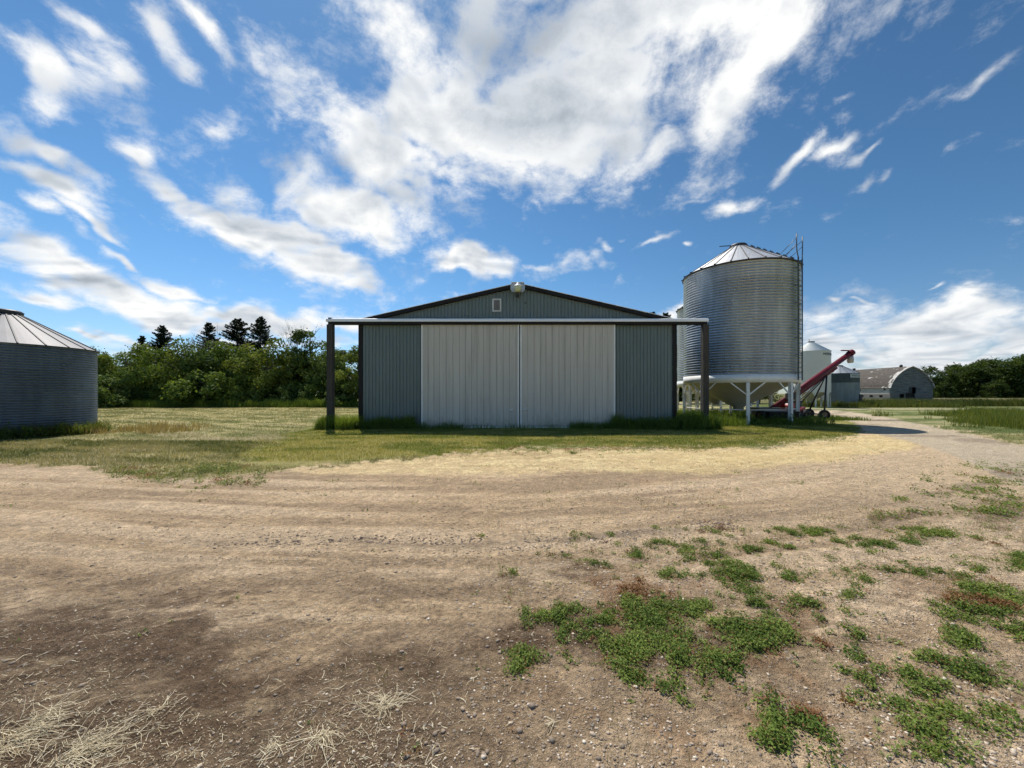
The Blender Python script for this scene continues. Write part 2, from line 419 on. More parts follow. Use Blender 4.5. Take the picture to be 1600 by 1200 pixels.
def curve_y(X):     # centre line of the wheel tracks sweeping round in front of the shed
    return np.interp(X, [-40, -7.3, -3.2, 0, 3.8, 12.2, 25], [9., 5.5, 4.9, 4.8, 5.65, 9.1, 20.])

def rut(X, Y):
    q = Y - curve_y(X)
    n = fbm(q * 2.6 + .5 * fbm(X * .3, Y * .3, 5), X * .22, 11, 4, .6)
    return q, n

def gz(X, Y):
    X = np.asarray(X, float); Y = np.asarray(Y, float)
    near = sst(40, 14, np.hypot(X, Y))
    z = .05 * (fbm(X * .3, Y * .3, 3, 3) - .5) * near
    q, n = rut(X, Y)
    z = z + .05 * (n - .5) * sst(9, 6, Y) * near
    fine = sst(12, 5, Y)
    z = z + fine * (.022 * (fbm(X * 2.4, Y * 2.4, 21, 5, .62) - .5) + .010 * (fbm(X * 17, Y * 17, 41, 3, .6) - .5))
    for o_, w_ in ((.55, .07), (.80, .06), (1.35, .09), (1.62, .06), (-1.25, .07)):
        z = z - .013 * np.exp(-((q - o_) / w_) ** 2) * sst(12, 7, Y)
    z = z - .03 * np.exp(-((q + .72) / .12) ** 2) * sst(.4, .62, fbm(X * 1.6, Y * 5, 9)) * sst(-5, -2, X) * sst(2.2, 0, X)
    return z

def ground_color(X, Y):
    u, v = to_uv(X, Y)
    W = (fbm(X * .8, Y * .8, 61, 5, .6) - .5); W2 = fbm(X * 3.1, Y * 3.1, 71, 4, .6) - .5; W3 = fbm(X * 11, Y * 11, 81, 3, .6) - .5
    A = lambda *c: np.array(c)
    def lay(base, col, m): return base * (1 - m[..., None]) + np.array(col) * m[..., None]
    # hay field: pale swaths lying between greener stubble
    s1 = fbm(X * .12 + 30, (Y + .22 * X) * .55, 91, 4, .6); s2 = fbm(X * .5, (Y + .35 * X) * 2.2, 95, 4, .6)
    c = np.ones(X.shape + (3,)) * A(.21, .20, .075)
    c = lay(c, (.43, .375, .19), sst(.44, .60, .5 * s1 + .5 * s2))
    c = lay(c, (.125, .15, .042), sst(.50, .30, s2) * .7)
    fr = sst(6, 16, X - .35 * Y) * (Y > 15)                         # right of the lane: greener, with pale swaths
    gsw = fbm(X * .07 + 3, Y * .55, 95, 4, .6)
    gcol = lay(np.ones(X.shape + (3,)) * A(.10, .13, .036), (.36, .33, .17), sst(.50, .66, gsw + .5 * (fbm(X * .5, Y * 1.6, 97, 4, .6) - .5)) * sst(52, 40, Y) * .7)
    far = sst(50, 70, Y)[..., None]
    gcol = gcol * (1 - far) + lay(np.ones(X.shape + (3,)) * A(.105, .11, .040), (.16, .14, .07), sst(.35, .65, fbm(X * .05, Y * .11, 98, 4, .6))) * far
    c = c * (1 - fr[..., None]) + gcol * fr[..., None]
    # greener / tan strip in front of the hay field on the left
    mid = sst(19, 14, Y + 2 * W) * (X < 2) * sst(.35, .6, .5 + W * 1.6)
    c = lay(c, (.15, .15, .05), mid * .7)
    tan = sst(.5, .66, fbm(X * .45, Y * 1.3, 101, 4)) * sst(24, 16, Y) * (X < -3)
    c = lay(c, (.34, .28, .16), tan * .8)
    # lawn by the shed
    L = in_poly(u, v, LAWN) + W * 60 + W2 * 30 - 14 * sst(620, 380, u)
    lm = sst(-9 - 40 * sst(620, 450, u), 9, L)
    lc = lay(np.ones(X.shape + (3,)) * A(.165, .175, .042), (.31, .275, .10), sst(.42, .62, fbm(X * .9, Y * 1.6, 111, 5, .6)))
    c = c * (1 - lm[..., None]) + lc * lm[..., None]
    # bare yard
    dd = in_poly(u, v, DIRT) + W * 44 + W2 * 50 + W3 * 46 * sst(-8, -2, X)
    dm = sst(-7, 8, dd)
    q, n = rut(X, Y)
    g = np.ones(X.shape + (3,)) * A(.365, .288, .207)
    g = lay(g, (.415, .340, .262), sst(.44, .62, n + W * .2))
    g = lay(g, (.215, .170, .130), sst(.52, .34, n + W * .25) * .62)
    g = lay(g, (.43, .355, .27), sst(3, 8, X) * sst(4, 6.5, Y) * .85)
    # faint wheel lines
    for off, wd, st in ((-.72, .13, .7), (.55, .07, .4), (.80, .06, .35), (1.35, .09, .4), (1.62, .06, .35), (2.3, .12, .4), (-1.25, .07, .3), (-1.05, .05, .3)):
        g = lay(g, (.17, .138, .11), np.exp(-((q - off + .10 * W2) / wd) ** 2) * st * sst(.38, .62, fbm(X * .7 + off * 9, Y * 3, 121)))
    # dark fresh earth, lower left and round the weeds
    dk = in_poly(u, v, DARKL, 1.6) / 75 + W * 2.0 + W2 * 2.6 + W3 * 1.6 + 3.2 * (fbm(X * 1.1 + Y * .5, Y * 4. - X * .7, 133, 5, .62) - .5)
    dk2 = sst(-1.0, 1.1, dk)
    g = lay(g, (.080, .056, .040), dk2 * .93)
    g = lay(g, (.165, .128, .095), sst(.47, .62, fbm(X * 1.2 + Y * .4, Y * 3.4 - X * .8, 131, 5, .62)) * sst(4.6, 2.6, Y) * sst(1.8, -1.2, X) * .7)
    g = lay(g, (.30, .245, .18), sst(.54, .66, fbm(X * 1.4 + Y * .5, Y * 4.2 - X * .9, 141, 5, .62)) * dk2 * .55)
    lr = sst(2.6, 2.0, Y) * sst(-.25, .35, X - .05 * Y)               # stony pale gravel, bottom right
    g = lay(g, (.33, .27, .205), lr * sst(-.3, .3, W + W2 + .12) * .8)
    rb = sst(-30, 20, in_poly(u, v, REDB, 2.) + 90 * W2)
    g = lay(g, (.17, .10, .065), rb * .45)
    wm = weed_mask(X, Y) + W2 * 1.2
    g = lay(g, (.12, .082, .056), sst(.3, .8, wm) * sst(9, 5, Y) * .72)
    g = lay(g, (.16, .10, .06), sst(.56, .7, fbm(X * 1.9, Y * 2.6, 151, 5)) * sst(4, 3, Y) * sst(-.5, 1, X) * .6)
    g = g * np.array([1.42, 1.30, 1.11]) * (1 + .10 * (lr * 1.0)[..., None])
    # spilled chaff
    cm = in_poly(u, v, CHAFF) / 26 + W * 1.3 + W2 * .9
    g = lay(g, (.66, .50, .25), sst(-.4, .8, cm) * (.55 + .38 * sst(1, 6, X)))
    g = lay(g, (.76, .62, .34), sst(.1, .8, cm) * sst(.5, .62, fbm(X * 2.2, Y * 4.4, 161, 5, .62)) * .7)
    c = c * (1 - dm[..., None]) + g * dm[..., None]
    # the lane leaving to the right and behind the bins
    rm = sst(-4, 5, in_poly(u, v, ROAD_FAR, 4.) + W * 16)
    rc = lay(np.ones(X.shape + (3,)) * A(.52, .43, .31), (.36, .29, .21), sst(.5, .7, fbm(X * .5, Y * .9, 171, 4)))
    c = c * (1 - rm[..., None]) + rc * rm[..., None]
    ln = (np.exp(-((Y - (39.5 + .03 * X)) / .9) ** 2) * (X > 24) * sst(75, 55, X)) * .8
    c = lay(c, (.42, .37, .27), ln)
    c = c * (1 + .22 * W3[..., None] + .25 * W2[..., None])
    grav = np.clip(np.maximum(dm, rm) * (1 - .35 * dk2), 0, 1)
    return np.clip(c, .01, .9), grav, lm * (1 - dm) * (1 - rm), dm, rm

def build_ground():
    vs = np.concatenate([np.linspace(640, 395, 30), np.linspace(393, 6, 420), np.array([5, 4.2, 3.4, 2.6, 2, 1.5, 1, .6, .3, .15])])
    ys = np.concatenate([[-4000, -300, -40, -6, -2, 0, .5, .8], 614.4 / vs])
    ys = np.unique(ys)
    tt = np.linspace(-1, 1, 861)
    w = 1.72 * np.maximum(ys, 1.2) + 1.2
    X = w[:, None] * tt[None, :]; Y = np.repeat(ys[:, None], len(tt), 1)
    X = np.concatenate([np.full((len(ys), 1), -9000.), X, np.full((len(ys), 1), 9000.)], 1)
    Y = np.concatenate([Y[:, :1], Y, Y[:, -1:]], 1)
    c, grav, lm, dm, rm = ground_color(X, Y)
    Z = gz(X, Y); Z[:, 0] = 0; Z[:, -1] = 0; Z[:6] = 0
    V = np.stack([X, Y, Z], -1).reshape(-1, 3)
    r, k = X.shape
    i = np.arange(r - 1)[:, None] * k + np.arange(k - 1)[None, :]
    F = np.stack([i, i + 1, i + k + 1, i + k], -1).reshape(-1, 4)
    C = np.concatenate([c, grav[..., None]], -1).reshape(-1, 4)
    me = np_mesh('ground', V, F, {'albedo': ('POINT', 'FLOAT_COLOR', C)}, True)
    m, t, b = new_mat('earth and grass')
    at = t.n('ShaderNodeAttribute', attribute_name='albedo')
    co = t.n('ShaderNodeTexCoord').outputs['Object']
    gr = at.outputs['Alpha']
    n1 = t.noise(26., 6, .72, co); n2 = t.noise(120., 3, .7, co); n0 = t.noise(7., 6, .66, co)
    vo = t.n('ShaderNodeTexVoronoi', ins={'Vector': co, 'Scale': 75.}); vo2 = t.n('ShaderNodeTexVoronoi', ins={'Vector': co, 'Scale': 33.})
    f = t.math('MULTIPLY', t.remap(n1, .3, .7, .55, 1.45), t.math('MULTIPLY', t.remap(n0, .35, .65, .82, 1.18), t.remap(n2, .3, .7, .7, 1.3)))
    c = t.vec('SCALE', at.outputs['Color'], scale=f)
    # stones: some cells pale, some dark
    cell = t.n('ShaderNodeSeparateXYZ', ins={0: vo.outputs['Color']}).outputs
    st = t.math('MULTIPLY', t.math('MULTIPLY', t.math('GREATER_THAN', cell[0], .80), t.remap(vo.outputs['Distance'], .45, .3)), gr)
    stc = t.mix(cell[1], (.50, .43, .35), (.34, .26, .20))
    c = t.mix(t.math('MULTIPLY', st, .75), c, stc)
    cell2 = t.n('ShaderNodeSeparateXYZ', ins={0: vo2.outputs['Color']}).outputs
    st2 = t.math('MULTIPLY', t.math('MULTIPLY', t.math('GREATER_THAN', cell2[0], .93), t.remap(vo2.outputs['Distance'], .4, .28)), gr)
    c = t.mix(t.math('MULTIPLY', st2, .7), c, (.46, .42, .37))
    t.nt.links.new(c, b.inputs['Base Color'])
    b.inputs['Roughness'].default_value = .95; b.inputs['Specular IOR Level'].default_value = .15
    h = t.math('ADD', t.math('MULTIPLY', n1, 1.), t.math('MULTIPLY', n2, .35))
    h = t.math('ADD', h, t.math('MULTIPLY', t.math('ADD', st, st2), .35))
    h = t.math('ADD', h, t.math('MULTIPLY', t.noise(6., 5, .65, co), 1.6))
    bm = t.n('ShaderNodeBump', ins={'Strength': 1., 'Distance': .05, 'Height': h})
    t.nt.links.new(bm.outputs[0], b.inputs['Normal'])
    o = link_mesh('ground', me, m); tag(o, 'gravel yard, mown lawn and hay field', None, None, 'structure')
build_ground()

# ------------------------------------------------------------------ leaf and blade meshes
def blades(name, X, Y, H, Wd, mat, label, lean=.35, tint=None, kind='stuff', zoff=None, parent=None, seed=1, cat='grass'):
    """curved, tapered grass blades"""
    r = np.random.default_rng(seed); n = len(X)
    Z = gz(X, Y) if zoff is None else zoff
    th = r.uniform(0, 2 * pi, n); l = H * lean * r.uniform(.2, 1.3, n)
    dx = np.cos(th); dy = np.sin(th); a = r.uniform(0, 2 * pi, n)
    px = np.cos(a) * Wd / 2; py = np.sin(a) * Wd / 2
    def P(hx, k, s): return np.stack([X + dx * l * k + px * s, Y + dy * l * k + py * s, Z + hx], -1)
    V = np.stack([P(-.01, 0, -1), P(-.01, 0, 1), P(H * .55, .35, .8), P(H * .55, .35, -.8), P(H, 1., .05), P(H, 1., -.05)], 1).reshape(-1, 3)
    b = np.arange(n)[:, None] * 6
    F = np.concatenate([b + np.array([[0, 1, 2, 3]]), b + np.array([[3, 2, 4, 5]])], 0)
    tn = r.uniform(0, 1, n) if tint is None else tint
    me = np_mesh(name, V, F, {'tint': ('POINT', 'FLOAT', np.repeat(tn, 6))})
    o = link_mesh(name, me, mat, parent)
    if parent is None: tag(o, label, cat, None, kind)
    return o

def leaf_quads(P, N, size, r, aspect=.55):
    """rhombic leaves at P with random tilt; N = preferred normal (or None)"""
    n = len(P)
    d = r.normal(size=(n, 3)); d /= np.linalg.norm(d, axis=1)[:, None]
    if N is not None:
        d = d * .8 + N; d /= np.linalg.norm(d, axis=1)[:, None]
    a = np.cross(d, r.normal(size=(n, 3))); a /= np.linalg.norm(a, axis=1)[:, None] + 1e-9
    b = np.cross(d, a)
    s = size[:, None]
    V = np.stack([P - a * s, P - b * s * aspect, P + a * s, P + b * s * aspect], 1).reshape(-1, 3)
    F = (np.arange(n)[:, None] * 4 + np.array([[0, 1, 2, 3]]))
    return V, F

M_lawn = leafy('lawn grass', (.145, .185, .038), (.37, .34, .12), .4, .8)
M_hay = leafy('mown hay stubble', (.13, .15, .045), (.42, .37, .19), .2)
M_tall = leafy('tall green grass', (.08, .14, .026), (.19, .26, .06), .45)
M_tallr = leafy('rank grass with seed heads', (.06, .10, .022), (.17, .18, .065), .4)
M_bank = leafy('rank bank grass', (.07, .115, .022), (.20, .225, .06), .4)
M_weed = leafy('low yard weeds', (.060, .11, .020), (.26, .33, .075), .35, .7)
M_redw = leafy('dry reddish weeds', (.20, .085, .04), (.25, .17, .07), .3)
M_straw = leafy('dry straw', (.36, .29, .18), (.78, .70, .52), .15)
M_dryg = leafy('dry standing grass', (.28, .22, .10), (.42, .34, .18), .3)

def scatter(n, x0, x1, y0, y1, seed):
    r = np.random.default_rng(seed)
    return r.uniform(x0, x1, n), r.uniform(y0, y1, n), r

# lawn blades
X, Y, r = scatter(230000, -9, 16.5, 9.0, 20.5, 21)
c_, g_, lm_, dm_, rm_ = ground_color(X, Y)
inside = (X > -7) & (X < 7.5) & (Y > 17.65)
uu, vv = to_uv(X, Y); fringe = sst(-46, 0, -in_poly(uu, vv, DIRT)) * sst(.5, .66, fbm(X * 3, Y * 3, 19, 4, .6)) * (uu > 180) * (uu < 1340)
k = (np.maximum(lm_, fringe * .5) > r.uniform(.1, 1, len(X))) & ~inside
X, Y = X[k], Y[k]; n = len(X)
tn = np.clip(.75 * sst(.42, .62, fbm(X * .9, Y * 1.6, 111, 5, .6)) + r.uniform(-.25, .4, n), 0, 1)
blades('lawn_grass', X, Y, r.uniform(.025, .075, n), np.full(n, .008), M_lawn, 'short mown green and straw coloured grass between shed and gravel', .7, tn)
# hay stubble, left and right
X, Y, r = scatter(190000, -48, -1, 10.5, 47, 22)
Xn, Yn, _ = scatter(60000, -19, -2, 7.2, 13, 24); X = np.concatenate([X, Xn]); Y = np.concatenate([Y, Yn])
X2, Y2, r2 = scatter(90000, 16, 62, 12, 44, 23)
X = np.concatenate([X, X2]); Y = np.concatenate([Y, Y2])
u_, v_ = to_uv(X, Y); c_, g_, lm_, dm_, rm_ = ground_color(X, Y)
binr = np.hypot(X + 19.84, Y - 14.97) < 2.6
k = (dm_ < .3) & (lm_ < .5) & (rm_ < .3) & (u_ > -120) & (u_ < 1720) & ~binr & ~((X > -7.3) & (Y > 17.5)) & (r.uniform(0, 1, len(X)) < 1.25 - Y / 60)
X, Y, c_ = X[k], Y[k], c_[k]; n = len(X)
tn = np.clip(sst(.12, .34, c_[:, 0]) + r.uniform(-.25, .25, n), 0, 1)
blades('hay_stubble', X, Y, r.uniform(.03, .085, n), .006 + Y * .0004, M_hay, 'pale mown hay field stubble in swaths', .9, tn)

# low weeds in the gravel
def weed_patch():
    Xs = []; Ys = []
    X, Y, r = scatter(140000, -10, 12, 1.45, 12.5, 31)
    # denser candidates near the camera
    Xa, Ya, ra = scatter(130000, -.6, 5.2, 1.45, 4.6, 32)
    X = np.concatenate([X, Xa]); Y = np.concatenate([Y, Ya])
    nz = fbm(X * 3.1, Y * 3.1, 71, 4, .6) - .5; nf = fbm(X * 9, Y * 9, 72, 3, .6) - .5
    wm = weed_mask(X, Y)
    m = np.where(wm > .02, wm, -.3) + nz * 1.3 + nf * 1.9 + 1.5 * (fbm(X * 24, Y * 24, 73, 3, .6) - .5)
    u_, v_ = to_uv(X, Y)
    k = (r.uniform(0, 1, len(X)) < sst(.48, 1.0, m) * .72 + .012 * sst(.25, .5, m))
    X, Y, m = X[k], Y[k], m[k]
    n = len(X); far = Y > 5
    L = 9                                          # leaves per plantlet
    rad = np.where(far, .05, .022) * (0.7 + .5 * r.uniform(size=n))
    hh = np.clip(.010 + .04 * (m - .4) * r.uniform(.3, 1.5, n), .008, .055) * np.where(far, 1.6, 1.)
    P = np.repeat(np.stack([X, Y, gz(X, Y)], -1), L, 0)
    off = r.normal(size=(n * L, 3)) * np.repeat(rad, L)[:, None]
    P[:, :2] += off[:, :2]; P[:, 2] += np.repeat(hh, L) * r.uniform(.1, 1.1, n * L)
    size = r.uniform(.0035, .0125, n * L) * np.repeat(np.where(far, 1.9, 1.), L)
    red = np.repeat((fbm(X * 2, Y * 2, 77, 3) > .66) | ((np.abs(u_[k] - 1010) < 95) & (np.abs(v_[k] - 919) < 14)), L) | np.repeat((m < .62) & (r.uniform(size=n) < .35), L) | (r.uniform(size=n * L) < .05)
    tn = np.clip(np.repeat(fbm(X * 5, Y * 5, 78, 3), L) * .8 + r.uniform(-.35, .35, n * L), 0, 1)
    for nm, sel, mat, lab in (('yard_weeds', ~red, M_weed, 'low green weeds growing in patches through the gravel'), ('dry_weeds', red, M_redw, 'withered reddish brown weeds among the green patches')):
        V, F = leaf_quads(P[sel], np.array([0, -.1, 1.]), size[sel], r, .5)
        me = np_mesh(nm, V, F, {'tint': ('POINT', 'FLOAT', np.repeat(tn[sel], 4))})
        tag(link_mesh(nm, me, mat), lab, 'weeds', None, 'stuff')
    print('weed leaves', n * L)
weed_patch()

def rosettes():
    X, Y, r = scatter(9000, -1.2, 6.5, 1.5, 8, 35)
    m = weed_mask(X, Y); k = (m > .12) & (r.uniform(size=len(X)) < .35 * sst(.1, .6, m) + .02); X, Y = X[k], Y[k]; n = len(X)
    L = 11; a = r.uniform(0, 2 * pi, (n, L)); ln = r.uniform(.012, .034, (n, 1)) * r.uniform(.6, 1.2, (n, L)); w = ln * .13
    z = gz(X, Y)[:, None] + .003; up = r.uniform(.1, .7, (n, L)) * ln
    ca, sa = np.cos(a), np.sin(a); x0, y0 = X[:, None], Y[:, None]
    P = lambda t, s, h: np.stack([x0 + ca * ln * t - sa * w * s, y0 + sa * ln * t + ca * w * s, z + h], -1)
    V = np.stack([P(.05, 0, 0 * up), P(.55, 1, up), P(1, 0, up * .8), P(.55, -1, up)], 2).reshape(-1, 3)
    F = np.arange(n * L)[:, None] * 4 + np.array([[0, 1, 2, 3]])
    me = np_mesh('rosette_weeds', V, F, {'tint': ('POINT', 'FLOAT', np.repeat(r.uniform(.2, 1, n * L), 4))})
    tag(link_mesh('rosette_weeds', me, leafy('pale rosette leaves', (.11, .15, .05), (.30, .34, .13), .3)), 'small pale narrow leaved rosettes dotted between the green patches', 'weeds', None, 'stuff')
rosettes()

# thin grass sprigs between the weeds
X, Y, r = scatter(60000, -1, 6, 1.5, 6, 33)
m = weed_mask(X, Y) + 1.9 * (fbm(X * 3.1, Y * 3.1, 71, 4, .6) - .5)
k = (m > .25) & (r.uniform(size=len(X)) < .35); X, Y = X[k], Y[k]; n = len(X)
blades('grass_sprigs', X, Y, r.uniform(.015, .06, n), np.full(n, .0022), M_tallr, 'fine grass sprigs standing among the yard weeds', .5)

# pebbles
def pebbles():
    r = np.random.default_rng(41)
    n = 75000
    Y = 1.45 + 7.5 * r.uniform(size=n) ** 1.9
    X = r.uniform(-1.5, 1.5, n) * (Y + .3)
    dk = fbm(X * 1.1, Y * 1.1, 43, 4)
    right = sst(-.6, .8, X)
    keep = r.uniform(size=n) < (.22 + .78 * right) * sst(.3, .6, dk)
    X, Y, s = X[keep], Y[keep], None
    nm = 34000; Ym = 2.6 + 11.5 * r.uniform(size=nm) ** 1.15; Xm = r.uniform(-1.4, 1.5, nm) * Ym
    dmm = in_poly(*to_uv(Xm, Ym), DIRT) > 0
    km = dmm & (r.uniform(size=nm) < (.18 + .82 * sst(-1.5, 3.5, Xm)) * sst(.35, .6, fbm(Xm * .8, Ym * 1.6, 46, 4)))
    nmid = int(km.sum()); X = np.concatenate([X, Xm[km]]); Y = np.concatenate([Y, Ym[km]])
    nc = 3000; Xc = r.uniform(-3.2, 3, nc); Yc = curve_y(Xc) - .72 + r.normal(size=nc) * .11
    kc = fbm(Xc * 1.6, Yc * 5, 9) > .47; Xc, Yc = Xc[kc], Yc[kc]
    nc2 = 4200; Y2 = 1.6 + 7 * r.uniform(size=nc2) ** 1.5; X2 = r.uniform(-1.5, 1.3, nc2) * Y2
    k2 = fbm(X2 * .9, Y2 * 2.6, 44, 4) > .55; Xc = np.concatenate([Xc, X2[k2]]); Yc = np.concatenate([Yc, Y2[k2]]); nclod = len(Xc)
    X = np.concatenate([X, Xc]); Y = np.concatenate([Y, Yc]); n = len(X)
    ico = np.array([(0, 0, 1), (.89, 0, .45), (.28, .85, .45), (-.72, .53, .45), (-.72, -.53, .45), (.28, -.85, .45),
                    (.72, .53, -.45), (-.28, .85, -.45), (-.89, 0, -.45), (-.28, -.85, -.45), (.72, -.53, -.45), (0, 0, -1)])
    fi = np.array([(0, 1, 2), (0, 2, 3), (0, 3, 4), (0, 4, 5), (0, 5, 1), (1, 6, 2), (2, 7, 3), (3, 8, 4), (4, 9, 5), (5, 10, 1),
                   (6, 7, 2), (7, 8, 3), (8, 9, 4), (9, 10, 5), (10, 6, 1), (11, 7, 6), (11, 8, 7), (11, 9, 8), (11, 10, 9), (11, 6, 10)])
    s = .0020 + .0085 * r.uniform(size=n) ** 4 + .002 * (Y > 4)
    s *= np.where(r.uniform(size=n) < .012, 1.8, 1)
    s[-nclod - nmid:-nclod] = .0035 + .0085 * r.uniform(size=nmid) ** 2
    s[-nclod:] = .004 + .013 * r.uniform(size=nclod) ** 2.5
    sc = s[:, None] * r.uniform(.6, 1.35, (n, 3)) * np.array([1, 1, .55])
    th = r.uniform(0, 2 * pi, n); c, q = np.cos(th), np.sin(th)
    V = ico[None] * (1 + r.uniform(-.18, .18, (n, 12, 1))) * sc[:, None, :]
    Vx = V[..., 0] * c[:, None] - V[..., 1] * q[:, None]; Vy = V[..., 0] * q[:, None] + V[..., 1] * c[:, None]
    V = np.stack([Vx + X[:, None], Vy + Y[:, None], V[..., 2] + (gz(X, Y) + s * .12)[:, None]], -1).reshape(-1, 3)
    F = (np.arange(n)[:, None, None] * 12 + fi[None]).reshape(-1, 3)
    tn = r.uniform(size=n); tn[-nclod:] = r.uniform(.0, .22, nclod); tn[-nclod - nmid:-nclod] = .25 + .75 * r.uniform(size=nmid); tn = np.repeat(tn, 12)
    me = np_mesh('gravel', V, F, {'tint': ('POINT', 'FLOAT', tn)}, False)
    m, t, b = new_mat('pebble stone')
    at = t.n('ShaderNodeAttribute', attribute_name='tint').outputs['Fac']
    rp = t.n('ShaderNodeValToRGB', ins={0: at}); cr = rp.color_ramp
    cr.elements[0].color = (.19, .15, .115, 1); cr.elements[1].color = (.66, .60, .50, 1)
    for p, cl in ((.35, (.33, .25, .18, 1)), (.7, (.46, .37, .28, 1)), (.9, (.54, .46, .37, 1))):
        e = cr.elements.new(p); e.color = cl
    t.nt.links.new(rp.outputs[0], b.inputs['Base Color']); b.inputs['Roughness'].default_value = .9
    tag(link_mesh('gravel', me, m), 'loose pebbles and small stones on the yard', 'gravel', None, 'stuff')
pebbles()

# straw
def stems(P0, P1, wid, bend, r):
    """flattened bent stems from P0 to P1"""
    n = len(P0); d = P1 - P0; L = np.linalg.norm(d, axis=1)[:, None]
    s = np.cross(d, np.array([0, 0, 1.])); s /= np.linalg.norm(s, axis=1)[:, None] + 1e-9
    up = np.array([0, 0, 1.])
    M = (P0 + P1) / 2 + s * bend[:, None] * L + up * np.abs(bend)[:, None] * L * .4
    w = wid[:, None]
    s2 = s * .8 + up * r.uniform(-.6, .6, (n, 1))
    V = np.stack([P0 - s2 * w, P0 + s2 * w, M + s2 * w * .9, M - s2 * w * .9, P1 + s2 * w * .35, P1 - s2 * w * .35], 1).reshape(-1, 3)
    b = np.arange(n)[:, None] * 6
    return V, np.concatenate([b + np.array([[0, 1, 2, 3]]), b + np.array([[3, 2, 4, 5]])], 0)

def straw_litter():
    r = np.random.default_rng(51); n = 40000
    Y = 1.45 + 4.2 * r.uniform(size=n) ** 1.7; X = r.uniform(-1.5, 1.05, n) * Y + r.uniform(-.2, .2, n)
    u, v = to_uv(X, Y)
    k = r.uniform(size=n) < sst(880, 1120, v) * sst(900, 560, u) * (.10 + .8 * sst(.42, .62, fbm(X * 2.3, Y * 2.3, 53, 4)))
    X, Y = X[k], Y[k]; n = len(X)
    L = .006 + .07 * r.uniform(size=n) ** 7; a = r.uniform(0, 2 * pi, n)
    z = gz(X, Y) + .004
    X1 = X + np.cos(a) * L; Y1 = Y + np.sin(a) * L
    P0 = np.stack([X, Y, z], -1); P1 = np.stack([X1, Y1, gz(X1, Y1) + .004 + .3 * L * r.uniform(size=n)], -1)
    V, F = stems(P0, P1, np.full(n, .0010) + .0009 * r.uniform(size=n), r.normal(size=n) * .12, r)
    me = np_mesh('straw_bits', V, F, {'tint': ('POINT', 'FLOAT', np.repeat(r.uniform(size=n), 6))})
    tag(link_mesh('straw_bits', me, M_straw), 'short bits of straw strewn over the dark earth', 'straw', None, 'stuff')
straw_litter()

def stalks(P0, dirs, L, wid, r, curl=.35, drop=.5):
    '''thin kinked ribbons: four joints each, sagging towards the ground'''
    n = len(P0); S = 5; pts = [P0]; d = dirs / np.linalg.norm(dirs, axis=1)[:, None]
    for k in range(S - 1):
        d = d + r.normal(size=(n, 3)) * curl * np.array([1, 1, .35]) * r.choice([.4, .4, 1.5], size=(n, 1)); d[:, 2] -= drop * .18
        d /= np.linalg.norm(d, axis=1)[:, None]
        q = pts[-1] + d * (L / (S - 1))[:, None]; q[:, 2] = np.maximum(q[:, 2], .003); pts.append(q)
    side = np.cross(dirs, np.array([0, 0, 1.])) + np.array([0, 0, .5]) * r.uniform(-1, 1, (n, 1)); side /= np.linalg.norm(side, axis=1)[:, None]
    V = np.stack([p + side * (wid * sg * (1 - .13 * k))[:, None] for k, p in enumerate(pts) for sg in (-1, 1)], 1).reshape(-1, 3)
    b = np.arange(n)[:, None] * (2 * S)
    F = np.concatenate([b + np.array([[2 * k, 2 * k + 1, 2 * k + 3, 2 * k + 2]]) for k in range(S - 1)], 0)
    return V, F

TUFTS = [(600, 1100, .20, 85, 'widest sprawling tuft of pale straw on the dark earth, right of the others'),
         (505, 1150, .16, 55, 'loose tuft of straw stems just left of and below the widest tuft'),
         (425, 1165, .09, 40, 'small tuft of straw between the loose tuft and the lower left corner'),
         (240, 1112, .11, 30, 'flat thin wisp of straw lying alone above the lower left tufts'),
         (60, 1125, .19, 90, 'bushy dry grass clump at the left edge of the yard'),
         (118, 1175, .22, 170, 'thickest dry grass clump in the bottom left corner'),
         (10, 1160, .20, 110, 'dry grass clump cut by the left edge of the picture'),
         (862, 1128, .06, 18, 'tiny pale grass tuft near the bottom centre among pebbles')]
for (u, v, R_, n, lab) in TUFTS:
    r = np.random.default_rng(int(u)); Yc = 960 / (v - 615); Xc = (u - 800) / 600 * Yc
    n = int(n * 1.5)
    a = r.uniform(0, 2 * pi, n)
    if n > 120 and u < 200: a = r.normal(.55, .8, n)               # combed towards the upper right
    L = R_ * (.12 + 1.0 * r.uniform(size=n) ** 1.6); st = r.normal(size=(n, 2)) * R_ * (.20 if u > 200 else .34)
    st[: n // 2] *= .45
    el = r.uniform(-.05, .5, n) * (.8 if u > 200 else 1.1)
    dirs = np.stack([np.cos(a) * np.cos(el), np.sin(a) * np.cos(el), np.sin(el)], -1)
    P0 = np.stack([st[:, 0], st[:, 1], .002 + .012 * r.uniform(size=n)], -1)
    V, F = stalks(P0, dirs, L, .0006 + .0011 * r.uniform(size=n), r)
    V[:, 2] += gz(Xc + V[:, 0], Yc + V[:, 1]) - gz(Xc, Yc)
    me = np_mesh('straw_tuft', V, F, {'tint': ('POINT', 'FLOAT', np.repeat(r.uniform(size=n) ** 1.3, 10))})
    o = link_mesh('straw_tuft', me, M_straw, None, (Xc, Yc, float(gz(Xc, Yc))))
    tag(o, lab, 'straw tuft', 'straw tufts on the dark earth')

